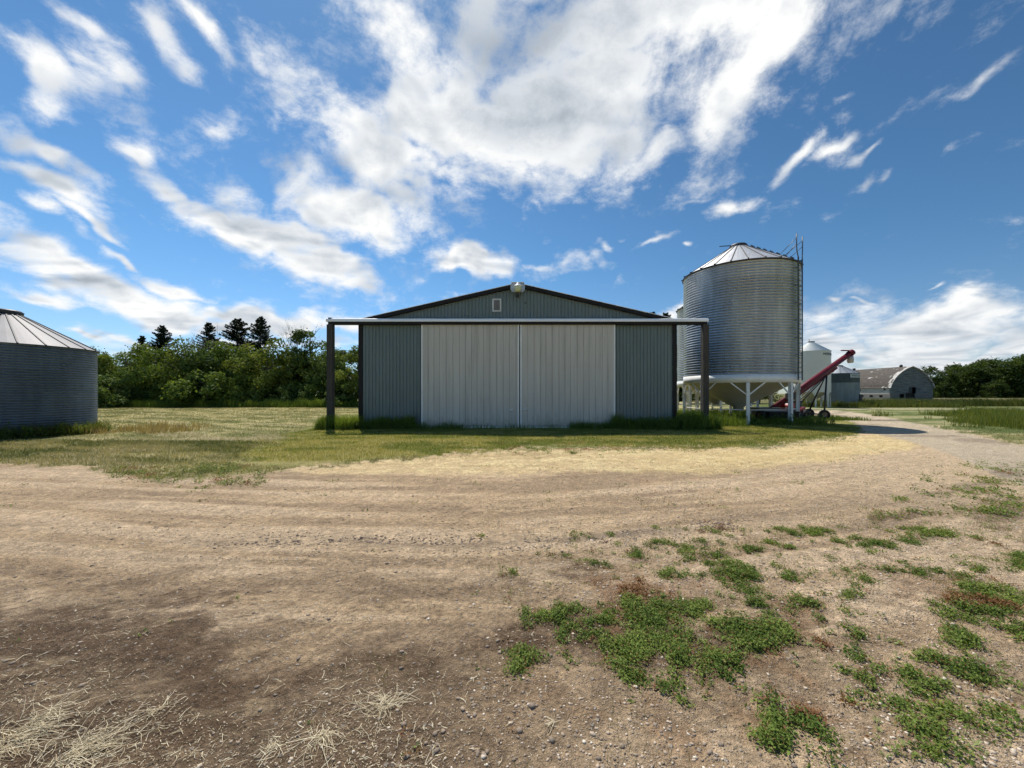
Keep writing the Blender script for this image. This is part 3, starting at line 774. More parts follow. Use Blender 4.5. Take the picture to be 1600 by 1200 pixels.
# ------------------------------------------------------------------ rank growth round the buildings
def strip(name, spec, mat, label, seed, keep=lambda X, Y: np.ones(len(X), bool)):
    """spec rows: x0,x1,y0,y1,n,hmin,hmax"""
    r = np.random.default_rng(seed); Xs = []; Ys = []; Hs = []
    for (x0, x1, y0, y1, n, h0, h1) in spec:
        x = r.uniform(x0, x1, n); y = r.uniform(y0, y1, n)
        h = r.uniform(h0, h1, n) * (.55 + .9 * fbm(x * 1.7, y * .7, seed, 3)) 
        Xs.append(x); Ys.append(y); Hs.append(h)
    X = np.concatenate(Xs); Y = np.concatenate(Ys); H = np.concatenate(Hs)
    return blades(name, X[keep(X, Y)], Y[keep(X, Y)], H[keep(X, Y)], (.006 + .0006 * Y)[keep(X, Y)], mat, label, .35, None, seed=seed)

strip('tall_grass', [(-8.7, -7.0, 16.7, 17.8, 2600, .35, .75), (-7.1, -4.4, 17.15, 17.45, 2300, .3, .62), (-4.4, 4.6, 17.22, 17.4, 900, .05, .26), (-4.4, -2.2, 17.22, 17.4, 500, .1, .4),
                     (2.6, 4.8, 17.2, 17.4, 900, .12, .45), (4.5, 7.6, 17.05, 17.45, 2600, .25, .62), (7.5, 9.3, 16.8, 18.6, 3600, .35, .8)],
      M_tall, 'tall green grass along the foot of the shed and its posts', 61)
strip('hopper_grass', [(9.2, 16.2, 19.2, 25., 8000, .15, .42), (11., 20.5, 25., 34, 5000, .15, .4), (18.3, 21.3, 22.6, 25.5, 1500, .1, .25), (9.2, 11.5, 18.6, 22, 2500, .3, .6)], M_tall, 'tall grass and weeds growing under the hopper silo', 62)
strip('belt_grass', [(-31, -15.5, 44., 46.5, 12000, .5, 1.0), (-56, -31, 44., 46.8, 12000, .5, 1.0)], M_tall, 'bright tall grass strip in front of the tree belt', 63)
strip('field_grass', [(36, 100, 47.5, 50.5, 26000, .55, 1.1), (38, 52, 43.5, 47.5, 5000, .4, .8)], M_tallr, 'dark tall grass strip behind the far lane, below the barn', 64)
strip('bank_grass', [(21.5, 40, 16.5, 34, 52000, .10, .62)], M_bank, 'rank bright green grass beyond the lane at the right edge', 65,
      keep=lambda X, Y: to_uv(X, Y)[0] > 1475 + 260 * (fbm(X * .35, Y * .35, 5, 4, .6) - .5) * 2 + 2.6 * np.abs(to_uv(X, Y)[1] - 655))
a = np.random.default_rng(66)
th = a.uniform(-2.6, .5, 5200); rr = 2.62 + a.uniform(0, .55, 5200) ** 1.5
X = -19.84 + rr * np.cos(th); Y = 14.97 + rr * np.sin(th)
blades('bin_grass', X, Y, a.uniform(.15, .55, len(X)) * (.5 + fbm(X * 1.5, Y * 1.5, 4, 3)), np.full(len(X), .014), M_tallr, 'unmown grass round the foot of the nearest round bin', .55, seed=66)
strip('edge_grass', [(-17.4, -13.6, 15.0, 18.5, 3400, .08, .4)], M_dryg, 'dry tufts of standing grass right of the nearest bin', 67,
      keep=lambda X, Y: fbm(X * 1.8, Y * 1.8, 8, 4, .6) > .56)

def broad_weeds(name, pts, label, mat, seed, hmin, hmax, leaf=.05):
    r = np.random.default_rng(seed); PP = []; SZ = []; SV = []; SF = []
    mb = MB()
    for (x, y) in pts:
        h = r.uniform(hmin, hmax); z = float(gz(x, y))
        lx, ly = r.normal(size=2) * .08 * h
        mb.tube([(x, y, z - .02), (x + lx, y + ly, z + h * .6), (x + 2 * lx, y + 2 * ly, z + h)], [.008, .006, .003], 4)
        n = int(26 * h / .6) + 8
        t = r.uniform(.15, 1., n); a = r.uniform(0, 2 * pi, n); rd = leaf * 1.9 * (1.15 - t) + leaf * .4
        PP.append(np.stack([x + 2 * lx * t + np.cos(a) * rd, y + 2 * ly * t + np.sin(a) * rd, z + h * t], -1)); SZ.append(r.uniform(.5, 1.2, n) * leaf)
    P = np.concatenate(PP); S = np.concatenate(SZ)
    V, F = leaf_quads(P, np.array([0, 0, .6]), S, r, .38)
    n0 = len(V); V = np.concatenate([V, np.array(mb.v)]) ; Fs = np.array([f for f in mb.f if len(f) == 4]) + n0
    F = np.concatenate([F, Fs])
    tn = np.concatenate([np.repeat(r.uniform(size=len(P)), 4), np.full(len(mb.v), .2)])
    me = np_mesh(name, V, F, {'tint': ('POINT', 'FLOAT', tn)})
    return tag(link_mesh(name, me, mat), label, 'weeds', None, 'stuff')
r = np.random.default_rng(68)
broad_weeds('broadleaf_weeds', [(r.uniform(4.6, 9.2), r.uniform(17.0, 17.4)) for _ in range(90)] + [(r.uniform(-6.9, -4.3), r.uniform(17.1, 17.4)) for _ in range(60)]
            + [(r.uniform(9.3, 16.5), r.uniform(19.0, 23.)) for _ in range(210)] + [(-19.84 + (2.65 + .5 * r.uniform()) * cos(q), 14.97 + (2.65 + .5 * r.uniform()) * sin(q)) for q in np.linspace(-2.2, .4, 90)],
            'leafy dark green weeds crowding the feet of shed, silo and bin', M_tall, 69, .2, .6)

# ------------------------------------------------------------------ trees
M_leafA = leafy('poplar foliage', (.034, .074, .015), (.19, .26, .055), .28, .75)
M_leafB = leafy('bright maple foliage', (.046, .088, .016), (.25, .30, .065), .28, .75)
M_leafC = leafy('blue green elm foliage', (.028, .062, .018), (.15, .215, .06), .28, .75)
M_leafD = leafy('dark wood foliage', (.024, .046, .012), (.080, .118, .026), .35, .75)
M_need = leafy('spruce needles', (.014, .027, .015), (.036, .055, .028), .1)
M_bark = simple('grey bark', (.10, .085, .07), .9, var=.3, scale=6)
M_dead = simple('bleached dead wood', (.20, .175, .15), .9, var=.2)

def trunk_mesh(H, r, base_r, spread, nlimb=9):
    mb = MB()
    pts = [(0, 0, -.2)]; x = y = 0
    for k in range(1, 6):
        x += r.normal() * .05 * H * .3; y += r.normal() * .05 * H * .3
        pts.append((x, y, H * .17 * k))
    mb.tube(pts, [base_r * (1.15 - .19 * k) for k in range(6)], 7)
    tips = []
    for k in range(nlimb):
        t = r.uniform(.15, .85); i = int(t * 5); p = Vector(pts[i]).lerp(Vector(pts[min(i + 1, 5)]), t * 5 - i)
        a = r.uniform(0, 2 * pi); L = spread * r.uniform(.6, 1.)
        e = p + Vector((cos(a) * L, sin(a) * L, L * r.uniform(.4, 1.1)))
        m = p.lerp(e, .5) + Vector((0, 0, -.08 * L))
        mb.tube([p, m, e], [base_r * .42, base_r * .26, base_r * .08], 5)
        tips.append(e)
    return mb, tips

def crown_mesh(H, W, seed, leaf=.12, nleaf=9500, low=.12, ragged=.3, clumps=46):
    r = np.random.default_rng(seed)
    # clump centres fill an uneven envelope
    C = []; R = []
    while len(C) < clumps:
        p = r.uniform(-1, 1, 3)
        h = (p[2] + 1) / 2
        env = (np.sin(pi * min(1, (h * .86 + .14)) ** .8) ** .55) * (1 + ragged * (fbm(np.array([atan2(p[1], p[0]) * 1.6]), np.array([h * 4.]), seed, 2)[0] - .5) * 2)
        d = sqrt(p[0] ** 2 + p[1] ** 2)
        if d < env and (d > .45 * env or r.uniform() < .35):
            C.append((p[0] * W / 2 * .86, p[1] * W / 2 * .86, H * (low + (1 - low) * h) - .05 * H)); R.append(W * r.uniform(.085, .17))
    C = np.array(C); R = np.array(R)
    idx = r.choice(len(C), nleaf, p=R ** 2 / np.sum(R ** 2))
    d = r.normal(size=(nleaf, 3)); d /= np.linalg.norm(d, axis=1)[:, None]
    rad = R[idx] * r.uniform(.35, 1.15, nleaf) ** .6
    P = C[idx] + d * rad[:, None] * np.array([1, 1, .75])
    # loose outliers break the outline
    o = r.uniform(size=nleaf) < .07; P[o] += d[o] * np.minimum(R[idx][o] * .6, .45)[:, None]
    P[:, 2] = np.maximum(P[:, 2], .1)
    V, F = leaf_quads(P, d * .5 + np.array([0, 0, .35]), r.uniform(.6, 1.35, nleaf) * leaf, r, .6)
    ct = r.uniform(0, 1, len(C)) ** 1.3
    tn = np.clip(.65 * ct[idx] + r.uniform(0, .45, nleaf), 0, 1)
    return np_mesh('crown', V, F, {'tint': ('POINT', 'FLOAT', np.repeat(tn, 4))})

def make_tree(name, H, W, seed, mat, **kw):
    o = bpy.data.objects.new(name, None); COL.objects.link(o)
    r = np.random.default_rng(seed)
    mb, tips = trunk_mesh(H, r, .028 * H * .7, W * .3)
    mb.build('trunk', M_bark, o)
    link_mesh('crown', crown_mesh(H, W, seed, **kw), mat, o)
    return o

def make_spruce(H, W, seed, nt=26):
    o = bpy.data.objects.new('spruce_tree', None); COL.objects.link(o)
    r = np.random.default_rng(seed)
    mb = MB(); mb.tube([(0, 0, -.2), (0, 0, H * .5), (0, 0, H * .985)], [.02 * H, .012 * H, .002 * H], 7); 
    PP = []; DD = []
    z = H * .06
    while z < H * .985:
        f = 1 - z / H; nb = r.integers(6, 9); L0 = W / 2 * (f ** .82) * (1 - .25 * (f > .9))
        for k in range(nb):
            a = r.uniform(0, 2 * pi); L = L0 * r.uniform(.62, 1.16) + .08
            zz = z + r.uniform(-.12, .12)
            rise = .08 + .38 * (1 - f) - .12 * f
            e = np.array([cos(a) * L, sin(a) * L, zz + L * rise])
            p0 = np.array([0, 0, zz])
            mb.tube([tuple(p0), tuple((p0 + e) / 2 + np.array([0, 0, -.08 * L])), tuple(e)], [.035, .02, .006], 4, cap=False)
            n = int(50 * L) + 16
            t = r.uniform(.12, 1.03, n) ** .8
            sw = (1.05 - t) * .30 * L + .06
            side = np.array([-sin(a), cos(a), 0])
            P = p0 + (e - p0) * t[:, None] + np.array([0, 0, -.08 * L]) * (4 * t * (1 - t))[:, None] + side * (r.normal(size=n) * sw * .55)[:, None]
            P[:, 2] += r.normal(size=n) * .05 - .04
            PP.append(P)
        z += H * .022 + .14 * f * 1.6
    P = np.concatenate(PP); n = len(P)
    V, F = leaf_quads(P, np.array([0, 0, .9]), r.uniform(.07, .17, n), r, .45)
    me = np_mesh('needles', V, F, {'tint': ('POINT', 'FLOAT', np.repeat(r.uniform(size=n), 4))})
    mb.build('trunk', M_bark, o); link_mesh('needles', me, M_need, o)
    return o

def copy_thing(src, first=[]):
    c = src.copy(); COL.objects.link(c)
    for ch in src.children:
        d = ch.copy(); COL.objects.link(d); d.parent = c
    return c

used = set()
def place(src, x, y, s, rz, label, cat, group, sx=None):
    o = src if src.name not in used else copy_thing(src)
    used.add(src.name)
    o.location = (x, y, 0); o.rotation_euler = (0, 0, rz); k = sx or s; o.scale = (k, k, s)
    return tag(o, label, cat, group)

ORD = ['first', 'second', 'third', 'fourth', 'fifth', 'sixth', 'seventh', 'eighth', 'ninth', 'tenth', 'eleventh', 'twelfth', 'thirteenth', 'fourteenth', 'fifteenth', 'sixteenth']
T = [make_tree('leafy_tree', 8.6, 6.6, 101, M_leafA), make_tree('leafy_tree', 8.2, 6.2, 102, M_leafB), make_tree('leafy_tree', 8.8, 6.4, 103, M_leafC),
     make_tree('leafy_tree', 9.4, 5.0, 104, M_leafC, ragged=.6, clumps=34, nleaf=6500, low=.2), make_tree('leafy_tree', 8.4, 5.6, 105, M_leafB, ragged=.5, clumps=38)]
# front row of the belt: pixel column, distance, top row in the photograph, variant, width factor
BELT = [(128, 50, 531, 0, 1.1), (158, 49, 548, 1, 1.1), (200, 50, 546, 0, 1.15), (245, 48, 534, 0, 1.0), (290, 49, 531, 1, 1.0), (335, 50, 527, 2, 1.1),
        (372, 51, 533, 0, 1.05), (412, 49, 529, 1, 1.1), (452, 50, 535, 4, 1.1), (488, 52, 511, 3, 1.15), (512, 50, 530, 2, .9), (532, 49, 540, 3, 1.2), (556, 47, 533, 4, .9)]
r = np.random.default_rng(9)
for i, (px, Yd, top, k, wf) in enumerate(BELT):
    H = (615 - top) / 600 * Yd + CH; s = H / (8.6, 8.2, 8.8, 9.4, 8.4)[k] * 1.10
    place(T[k], (px - 800) / 600 * Yd, Yd, s, r.uniform(0, 6.28), '%s leafy tree from the left in the front row of the tree belt' % ORD[i], 'tree', 'leafy trees in the belt behind the hay field', s * wf)
# second row keeps the belt dense
for i, px in enumerate(np.linspace(90, 580, 9)):
    Yd = 56 + r.uniform(-1, 1); s = r.uniform(.84, .96)
    place(T[i % 3], (px - 800) / 600 * Yd, Yd, s, r.uniform(0, 6.28), '%s tree from the left in the back row of the tree belt' % ORD[i], 'tree', 'leafy trees in the second row of the belt', s * 1.25)
# understorey shrubs
SH = [make_tree('leafy_shrub', 3.6, 5.0, 121, M_leafA, low=.0, leaf=.13, clumps=34, nleaf=4600), make_tree('leafy_shrub', 3.2, 4.2, 122, M_leafC, low=.0, leaf=.13, clumps=30, nleaf=4200)]
SHR = [(322, 45.5, 577, 0, 1.05, 'broad yellow green shrub standing out in front of the tree belt'), (365, 46.5, 590, 0, .8, 'rounded shrub just right of the broad yellow green shrub'),
       (168, 44, 583, 1, 1.1, 'green shrub beside the right side of the near bin'), (215, 47.5, 600, 1, 1., 'dark low shrub under the belt, right of the shrub beside the bin'),
       (265, 47.5, 596, 0, .9, 'low shrub under the belt below the tall spruces'), (405, 47, 604, 1, 1., 'low shrub in the shade in the middle of the belt'),
       (450, 47, 600, 1, 1., 'dark shrub in the belt left of the bare dead crown'), (490, 47.5, 598, 0, .8, 'shrub at the foot of the tallest leafy tree'), (535, 46, 595, 1, 1., 'shrub seen between the left post and the shed')]
for (px, Yd, top, k, wf, lab) in SHR:
    H = (615 - top) / 600 * Yd + CH; s = H / (3.6, 3.2)[k]
    place(SH[k], (px - 800) / 600 * Yd, Yd, s, r.uniform(0, 6.28), lab, 'shrub', 'shrubs along the foot of the belt', max(s, 1) * wf)
# spruces
SP = [make_spruce(12.5, 9.6, 131), make_spruce(12.5, 8.2, 132)]
for i, (px, Yd, top, k, lab) in enumerate([(222, 55, 523, 1, 'lowest spruce top, farthest left above the belt'), (254, 56, 507, 0, 'second spruce from the left, above the leafy crowns'), (327, 57, 502, 1, 'third spruce from the left, beside bare dead branches'),
                       (371, 56, 496, 0, 'broad dark spruce, fourth from the left in the belt'), (407, 56, 493, 0, 'tall narrow spruce, rightmost of the belt left of the shed'),
                       (1019, 62, 485, 1, 'spruce whose tip shows over the right slope of the shed roof'), (1040, 63, 487, 0, 'spruce whose tips show just above the right end of the track cover')]):
    H = (615 - top) / 600 * Yd + CH; s = H / 12.5
    place(SP[k], (px - 800) / 600 * Yd, Yd, s, r.uniform(0, 6.28), lab, 'spruce', 'spruces standing above the belt', s * (1.0, 1.0, 1.1, 1.35, 1.0, 1., 1.)[i])
# bare dead trees
def dead_tree(H, seed):
    r = np.random.default_rng(seed); mb = MB()
    def br(p, d, L, rad, dep):
        e = p + d * L; m = p + d * L * .5 + Vector(tuple(r.normal(size=3) * .05 * L))
        mb.tube([p, m, e], [rad, rad * .8, rad * .55], 5, cap=False)
        if dep == 0: return
        for k in range(3 if dep > 1 else 4):
            dd = (d + Vector(tuple(r.normal(size=3) * .42)) + Vector((0, 0, .18))).normalized()
            st = p + d * L * r.uniform(.45, 1.); br(st, dd, L * r.uniform(.5, .75), rad * .5, dep - 1)
    br(Vector((0, 0, -.2)), Vector((0, 0, 1)), H * .5, .13, 5)
    zm = max(v[2] for v in mb.v); mb.v = [(x * .8, y * .8, z * H / zm) for x, y, z in mb.v]
    return mb
for i, (px, Yd, top, lab) in enumerate([(345, 55, 497, 'bare dead tree between the spruces'), (437, 54, 503, 'leaning bare dead tree right of the tall spruce'), (458, 53, 496, 'tallest bare dead crown left of the post'), (300, 56, 510, 'thin bare dead tree left of the third spruce')]):
    H = (615 - top) / 600 * Yd + CH
    o = thing('dead_tree', ((px - 800) / 600 * Yd, Yd, 0), lab, 'dead tree', 'bare dead trees in the belt')
    dead_tree(H, 141 + i).build('branches', M_dead, o)
# trees behind shed and silo (seen between the silo legs)
for i, px in enumerate([1040, 1075, 1110, 1150, 1185]):
    Yd = 62; s = .78
    place(T[i % 3], (px - 800) / 600 * Yd, Yd, s, r.uniform(0, 6.28), '%s from the left of the trees far behind the silo legs' % ORD[i], 'tree', 'trees far behind the silo', s * 1.3)
# far wood on the right
FT = [make_tree('wood_tree', 15, 13, 151, M_leafD, leaf=.32, nleaf=6500, low=.03, clumps=60, ragged=.4), make_tree('wood_tree', 15, 12, 152, M_leafD, leaf=.32, nleaf=6500, low=.03, clumps=56, ragged=.4),
      make_tree('wood_tree', 15, 9, 153, M_leafD, leaf=.30, nleaf=3600, low=.3, clumps=30, ragged=.7)]
FW = [(1436, 150, 580, 0), (1452, 146, 572, 0), (1474, 150, 577, 1), (1494, 160, 569, 0), (1500, 165, 563, 2), (1518, 150, 561, 2), (1528, 146, 566, 1), (1552, 150, 561, 0), (1574, 146, 559, 1), (1598, 150, 554, 0),
      (1628, 150, 551, 1), (1660, 150, 548, 0), (1540, 168, 560, 0), (1610, 168, 550, 1), (1475, 140, 596, 0), (1555, 138, 592, 1)]
for i, (px, Yd, top, k) in enumerate(sorted(FW)):
    H = (615 - top) / 600 * Yd + CH; s = H / 15
    place(FT[k], (px - 800) / 600 * Yd, Yd, s, r.uniform(0, 6.28), '%s tree from the left in the dark wood right of the barn' % ORD[i], 'tree', 'trees of the far wood', s * (1.25 if k < 2 else 1.))

# ------------------------------------------------------------------ machine shed
M_wall = simple('grey green steel cladding', (.125, .163, .160), .42, .0, .08, 1.2, spec=.5, dirt=((.13, .14, .11), .35), stretch=(1, 1, .35))
M_door = simple('light grey door steel', (.51, .48, .425), .5, .0, .09, 1.3, dirt=((.30, .285, .24), .5), stretch=(2.6, 1, .16))
M_trim = simple('dark brown trim', (.014, .012, .011), .6, var=.1, spec=.25)
M_white = simple('white painted steel', (.78, .78, .76), .4, var=.06, dirt=((.5, .47, .4), .25))
M_zinc = simple('white zinc track cover', (.86, .86, .84), .35, .05, .08, 2, dirt=((.5, .46, .4), .2), stretch=(.3, 1, 1))
M_post = simple('weathered timber', (.052, .047, .040), .9, var=.35, scale=5, bump=.5, bscale=14, stretch=(4, 4, .4))
M_roof = simple('shed roof steel', (.16, .17, .17), .4, .3)
add_splash(M_door, (.22, .19, .14), .55); add_splash(M_wall, (.13, .125, .09), .6)
M_dark = simple('black fittings', (.02, .02, .02), .5)
M_lens = simple('greenish lamp glass', (.55, .60, .36), .25, var=.05)

def ribbed(name, x0, x1, ztop, mat, parent, y, pitch, groove, depth, z0=0., axis='x', slope=.012, jitter=0):
    """vertical-rib cladding standing on z0 with top edge ztop(x); grooves are real recesses. Faces -Y (or -X)."""
    r = np.random.default_rng(int(abs(x0 * 100)) + 3)
    xs = []; ds = []; x = x0
    while x < x1:
        p = pitch * (1 + jitter * r.uniform(-1, 1)); w = p - groove - 2 * slope
        for q, d in ((x, 0), (x + w, 0), (x + w + slope, depth), (x + w + slope + groove, depth)):
            if q < x1: xs.append(q); ds.append(d)
        x += p
    xs.append(x1); ds.append(0)
    n = len(xs)
    zt = [ztop(q) for q in xs]
    if axis == 'x': v = [(q, y + d, z0) for q, d in zip(xs, ds)] + [(q, y + d, z) for q, d, z in zip(xs, ds, zt)]
    else: v = [(y + d, q, z0) for q, d in zip(xs, ds)] + [(y + d, q, z) for q, d, z in zip(xs, ds, zt)]
    # close the back for thickness
    v += [((a[0], y + depth + .03, a[2]) if axis == 'x' else (y + (depth + .03), a[1], a[2])) for a in v]
    f = []
    for i in range(n - 1):
        f.append((i, i + 1, n + i + 1, n + i)); f.append((2 * n + i, 3 * n + i, 3 * n + i + 1, 2 * n + i + 1))
        f.append((n + i, n + i + 1, 3 * n + i + 1, 3 * n + i)); f.append((i, 2 * n + i, 2 * n + i + 1, i + 1))
    f.append((0, n, 3 * n, 2 * n)); f.append((n - 1, 3 * n - 1, 4 * n - 1, 2 * n - 1))
    mb = MB().add(v, f)
    return mb.build(name, mat, parent)

shed = thing('machine_shed', (.26, 17.7, 0), 'large grey green steel machine shed with pale double sliding doors', 'shed')
HW = 7.30; PK = 6.60; SL = .228; EV = PK - SL * HW; DEP = 24.
top = lambda x: PK - SL * abs(x) - .01
w = ribbed('front_wall', -HW + .17, HW - .17, top, M_wall, shed, 0., .158, .030, .022)
ribbed('side_wall', .05, DEP - .05, lambda x: EV - .02, M_wall, shed, -HW, .3, .04, .02, axis='y')
ws = ribbed('side_wall', .05, DEP - .05, lambda x: EV - .02, M_wall, shed, HW - .05, .3, .04, .02, axis='y')
MB().prism([(-HW, 0), (HW, 0), (HW, EV - .03), (0, PK - .03), (-HW, EV - .03)], DEP - .05, DEP).build('back_wall', M_wall, shed)
# roof: two ribbed slopes
mb = MB()
for s in (-1, 1):
    xa, za = 0, PK + .06; xb, zb = s * (HW + .14), PK + .06 - SL * (HW + .14)
    for k in range(61):
        y0 = -.16 + k * (DEP + .3) / 61; y1 = y0 + (DEP + .3) / 61
        h = .02
        for (ya, yb, zz) in ((y0, y0 + .33, 0), (y0 + .33, y1, h)):
            mb.add([(xa, ya, za + zz), (xb, ya, zb + zz), (xb, yb, zb + zz), (xa, yb, za + zz)], [(0, 1, 2, 3) if s < 0 else (3, 2, 1, 0)])
        mb.add([(xa, y0 + .33, za), (xb, y0 + .33, zb), (xb, y0 + .33, zb + h), (xa, y0 + .33, za + h)], [(0, 1, 2, 3)])
    mb.add([(xa, -.16, za - .03), (xb, -.16, zb - .03), (xb, DEP + .14, zb - .03), (xa, DEP + .14, za - .03)], [(0, 1, 2, 3)])
mb.build('roof', M_roof, shed)
for s in (-1, 1):   # rake boards: dark fascia under the roof edge, with a thin folded metal lip
    L = HW + .16
    p = [(0, PK + .035), (s * L, PK + .035 - SL * L), (s * L, PK - .125 - SL * L), (0, PK - .125)]
    if s > 0: p = p[::-1]
    MB().prism(p, -.19, -.005).build('rake_trim', M_trim, shed)
    p = [(0, PK + .062), (s * L, PK + .062 - SL * L), (s * L, PK + .04 - SL * L), (0, PK + .04)]
    if s > 0: p = p[::-1]
    MB().prism(p, -.20, -.165).build('roof_edge', M_zinc, shed)
    mb = MB(); x = s * HW
    mb.box(min(x, x - s * .17), max(x, x - s * .17), -.035, -.002, 0, EV - .02); mb.box(min(x + s * .03, x + s * .002), max(x + s * .03, x + s * .002), -.035, .2, 0, EV - .02)
    mb.build('corner_trim', M_trim, shed, .004)
MB().box(-.3, .3, -.17, .3, PK + .075, PK + .10).build('ridge_cap', M_zinc, shed)
# sliding doors, in front of the wall
def door(x0, x1, hx):
    d = ribbed('sliding_door', x0 + .065, x1 - .065, lambda x: 4.80, M_door, shed, -.17, .277, .014, .020, .07, slope=.006, jitter=.12)
    mb = MB()
    mb.box(x0, x0 + .065, -.19, -.12, .02, 4.8); mb.box(x1 - .065, x1, -.19, -.12, .02, 4.8); mb.box(x0 + .065, x1 - .065, -.188, -.12, .02, .09)
    mb.build('door_frame', M_white, d, .003)
    mb = MB(); mb.tube([(hx - .1, -.235, .86), (hx + .1, -.235, .86)], .026, 8); mb.box(hx - .1, hx - .085, -.235, -.17, .85, .87); mb.box(hx + .085, hx + .1, -.235, -.17, .85, .87)
    mb.build('handle', M_white, d)
    return d
OX = .26
door(-4.14 - OX, .325 - OX, -.03 - OX); door(.375 - OX, 4.71 - OX, .56 - OX)
# track: a white half-round cover over a dark beam, running past both walls to the posts
prof = [(-.34, 4.86)] + [(-.34 + .075 * (1 - cos(a)) - .0, 4.90 + .11 * sin(a)) for a in np.linspace(0, pi / 2, 6)] + [(-.04, 5.01), (-.04, 4.86)]
tc = MB().prism_x(prof, -8.42 - OX, 8.90 - OX).build('track_cover', M_zinc, shed)
MB().box(-8.34 - OX, 8.84 - OX, -.30, -.06, 4.74, 4.858).build('track_beam', M_trim, shed)
MB().box(-8.34 - OX, -8.2 - OX, -.3, -.1, 5.012, 5.05).build('track_end', M_dark, shed)
for x in (-8.27, 8.80):
    MB().box(x - OX - .13, x - OX + .13, -.31, -.05, -.4, 4.738).build('post', M_post, shed, .008)
# gable vent
vx = -.70 - OX; vz = 1.6 + (615 - 477) / 600 * 17.7
fr = MB(); a, b = .21, .30
fr.box(vx - a, vx + a, -.05, -.004, vz + b - .06, vz + b); fr.box(vx - a, vx + a, -.05, -.004, vz - b, vz - b + .06)
fr.box(vx - a, vx - a + .07, -.05, -.004, vz - b + .06, vz + b - .06); fr.box(vx + a - .07, vx + a, -.05, -.004, vz - b + .06, vz + b - .06)
v = fr.build('gable_vent', simple('vent frame', (.55, .57, .56), .5), shed, .003)
sm = MB()
for k in range(8):
    z0 = vz - b + .075 + k * .057
    sm.add([(vx - a + .07, -.045, z0), (vx + a - .07, -.045, z0), (vx + a - .07, -.01, z0 + .045), (vx - a + .07, -.01, z0 + .045),
            (vx - a + .07, -.045, z0 + .006), (vx + a - .07, -.045, z0 + .006), (vx + a - .07, -.01, z0 + .051), (vx - a + .07, -.01, z0 + .051)], [(0, 1, 2, 3), (4, 7, 6, 5), (0, 4, 5, 1)])
sm.build('louvre', simple('faded louvre', (.32, .29, .27), .7, var=.2), v)
# yard light at the peak
lz = 6.36
pl = MB().prism([(-.33, lz + .02), (-.30, lz - .08), (-.2, lz - .14), (.2, lz - .14), (.30, lz - .08), (.33, lz + .02), (.33, lz + .17), (.1, lz + .28), (-.1, lz + .28), (-.33, lz + .17)], -.215, -.202)
pl = pl.build('yard_light', simple('galvanised plate', (.42, .42, .41), .4, .6, .2, 20), shed)
MB().beam((0, -.215, lz - .02), (0, -.46, lz + .02), .05, .05).build('arm', M_dark, pl)
MB().lathe([(.0, .17), (.05, .14), (.07, .07), (.17, .0), (.185, -.02), (.185, -.035), (.16, -.03)], 24, (0, -.46, lz + .08)).build('lamp_cap', M_white, pl)
MB().lathe([(.155, .0), (.16, -.08), (.14, -.2), (.10, -.235), (.0, -.24)], 24, (0, -.46, lz + .05)).build('lens', M_lens, pl)
MB().lathe([(.0, .03), (.055, .02), (.06, -.07), (.03, -.10), (.0, -.10)], 16, (0, -.30, lz - .30)).box(-.05, .05, -.24, -.0, lz - .31, lz - .25).build('sensor', M_dark, pl)
MB().lathe([(0, .0), (.03, .0), (.03, .05), (0, .05)], 10, (.36, -.03, vz + .08)).build('wall_plug', M_dark, shed)
# concrete apron strip at the door line
tag(MB().box(-7.3 + .26, 7.3 + .26, 17.62, 41., -.5, .03).build('shed_floor', simple('concrete', (.30, .29, .27), .9, var=.2)), 'concrete floor slab under the shed', None, None, 'structure')

# ------------------------------------------------------------------ round steel bins
def corrugated(name, R, z0, z1, pitch, amp, mat, parent, n=112, ring=.85, sheets=7, seed=0, sub=8):
    r = np.random.default_rng(seed)
    m = int((z1 - z0) / pitch * sub); z = np.linspace(z0, z1, m + 1)
    rad = R + amp * (2 * np.abs(np.sin(pi * (z - z0) / pitch)) ** .8 - 1)
    th = np.arange(n) * 2 * pi / n
    V = np.stack([rad[:, None] * np.cos(th), rad[:, None] * np.sin(th), np.repeat(z[:, None], n, 1)], -1).reshape(-1, 3)
    i = np.arange(m)[:, None]; k = np.arange(n)[None, :]; k2 = (k + 1) % n
    F = np.stack([i * n + k, i * n + k2, (i + 1) * n + k2, (i + 1) * n + k], -1).reshape(-1, 4)
    ri = ((z[:-1] - z0) / ring).astype(int)
    si = ((th[None, :] / (2 * pi) * sheets + .37 * ri[:, None]) % sheets).astype(int)
    tab = r.uniform(size=(64, 32)); tint = tab[ri[:, None] % 64, si]
    tint = np.where(si >= 0, tint, tint)
    me = np_mesh(name, V, F, {'tint': ('FACE', 'FLOAT', tint.ravel())}, True)
    return link_mesh(name, me, mat, parent)

def cone_roof(name, R, z0, rcap, z1, nrib, mat, parent, phase=0., ribh=.035):
    mb = MB(); rb = MB()
    # faceted sheets between ribs, ribs as raised folds
    v = []; f = []
    for k in range(nrib):
        a0 = phase + 2 * pi * k / nrib; a1 = phase + 2 * pi * (k + 1) / nrib
        for j in range(3):
            b0 = a0 + (a1 - a0) * j / 3; b1 = a0 + (a1 - a0) * (j + 1) / 3
            mb.add([(R * cos(b0), R * sin(b0), z0), (R * cos(b1), R * sin(b1), z0), (rcap * cos(b1), rcap * sin(b1), z1), (rcap * cos(b0), rcap * sin(b0), z1)], [(0, 1, 2, 3)])
        d = Vector((cos(a0), sin(a0), 0))
        rb.beam(d * R + Vector((0, 0, z0 + ribh * .4)), d * rcap + Vector((0, 0, z1 + ribh * .4)), .04, ribh)
    o = mb.build(name, mat, parent); rb.build('rib', M_rib, o)
    return o

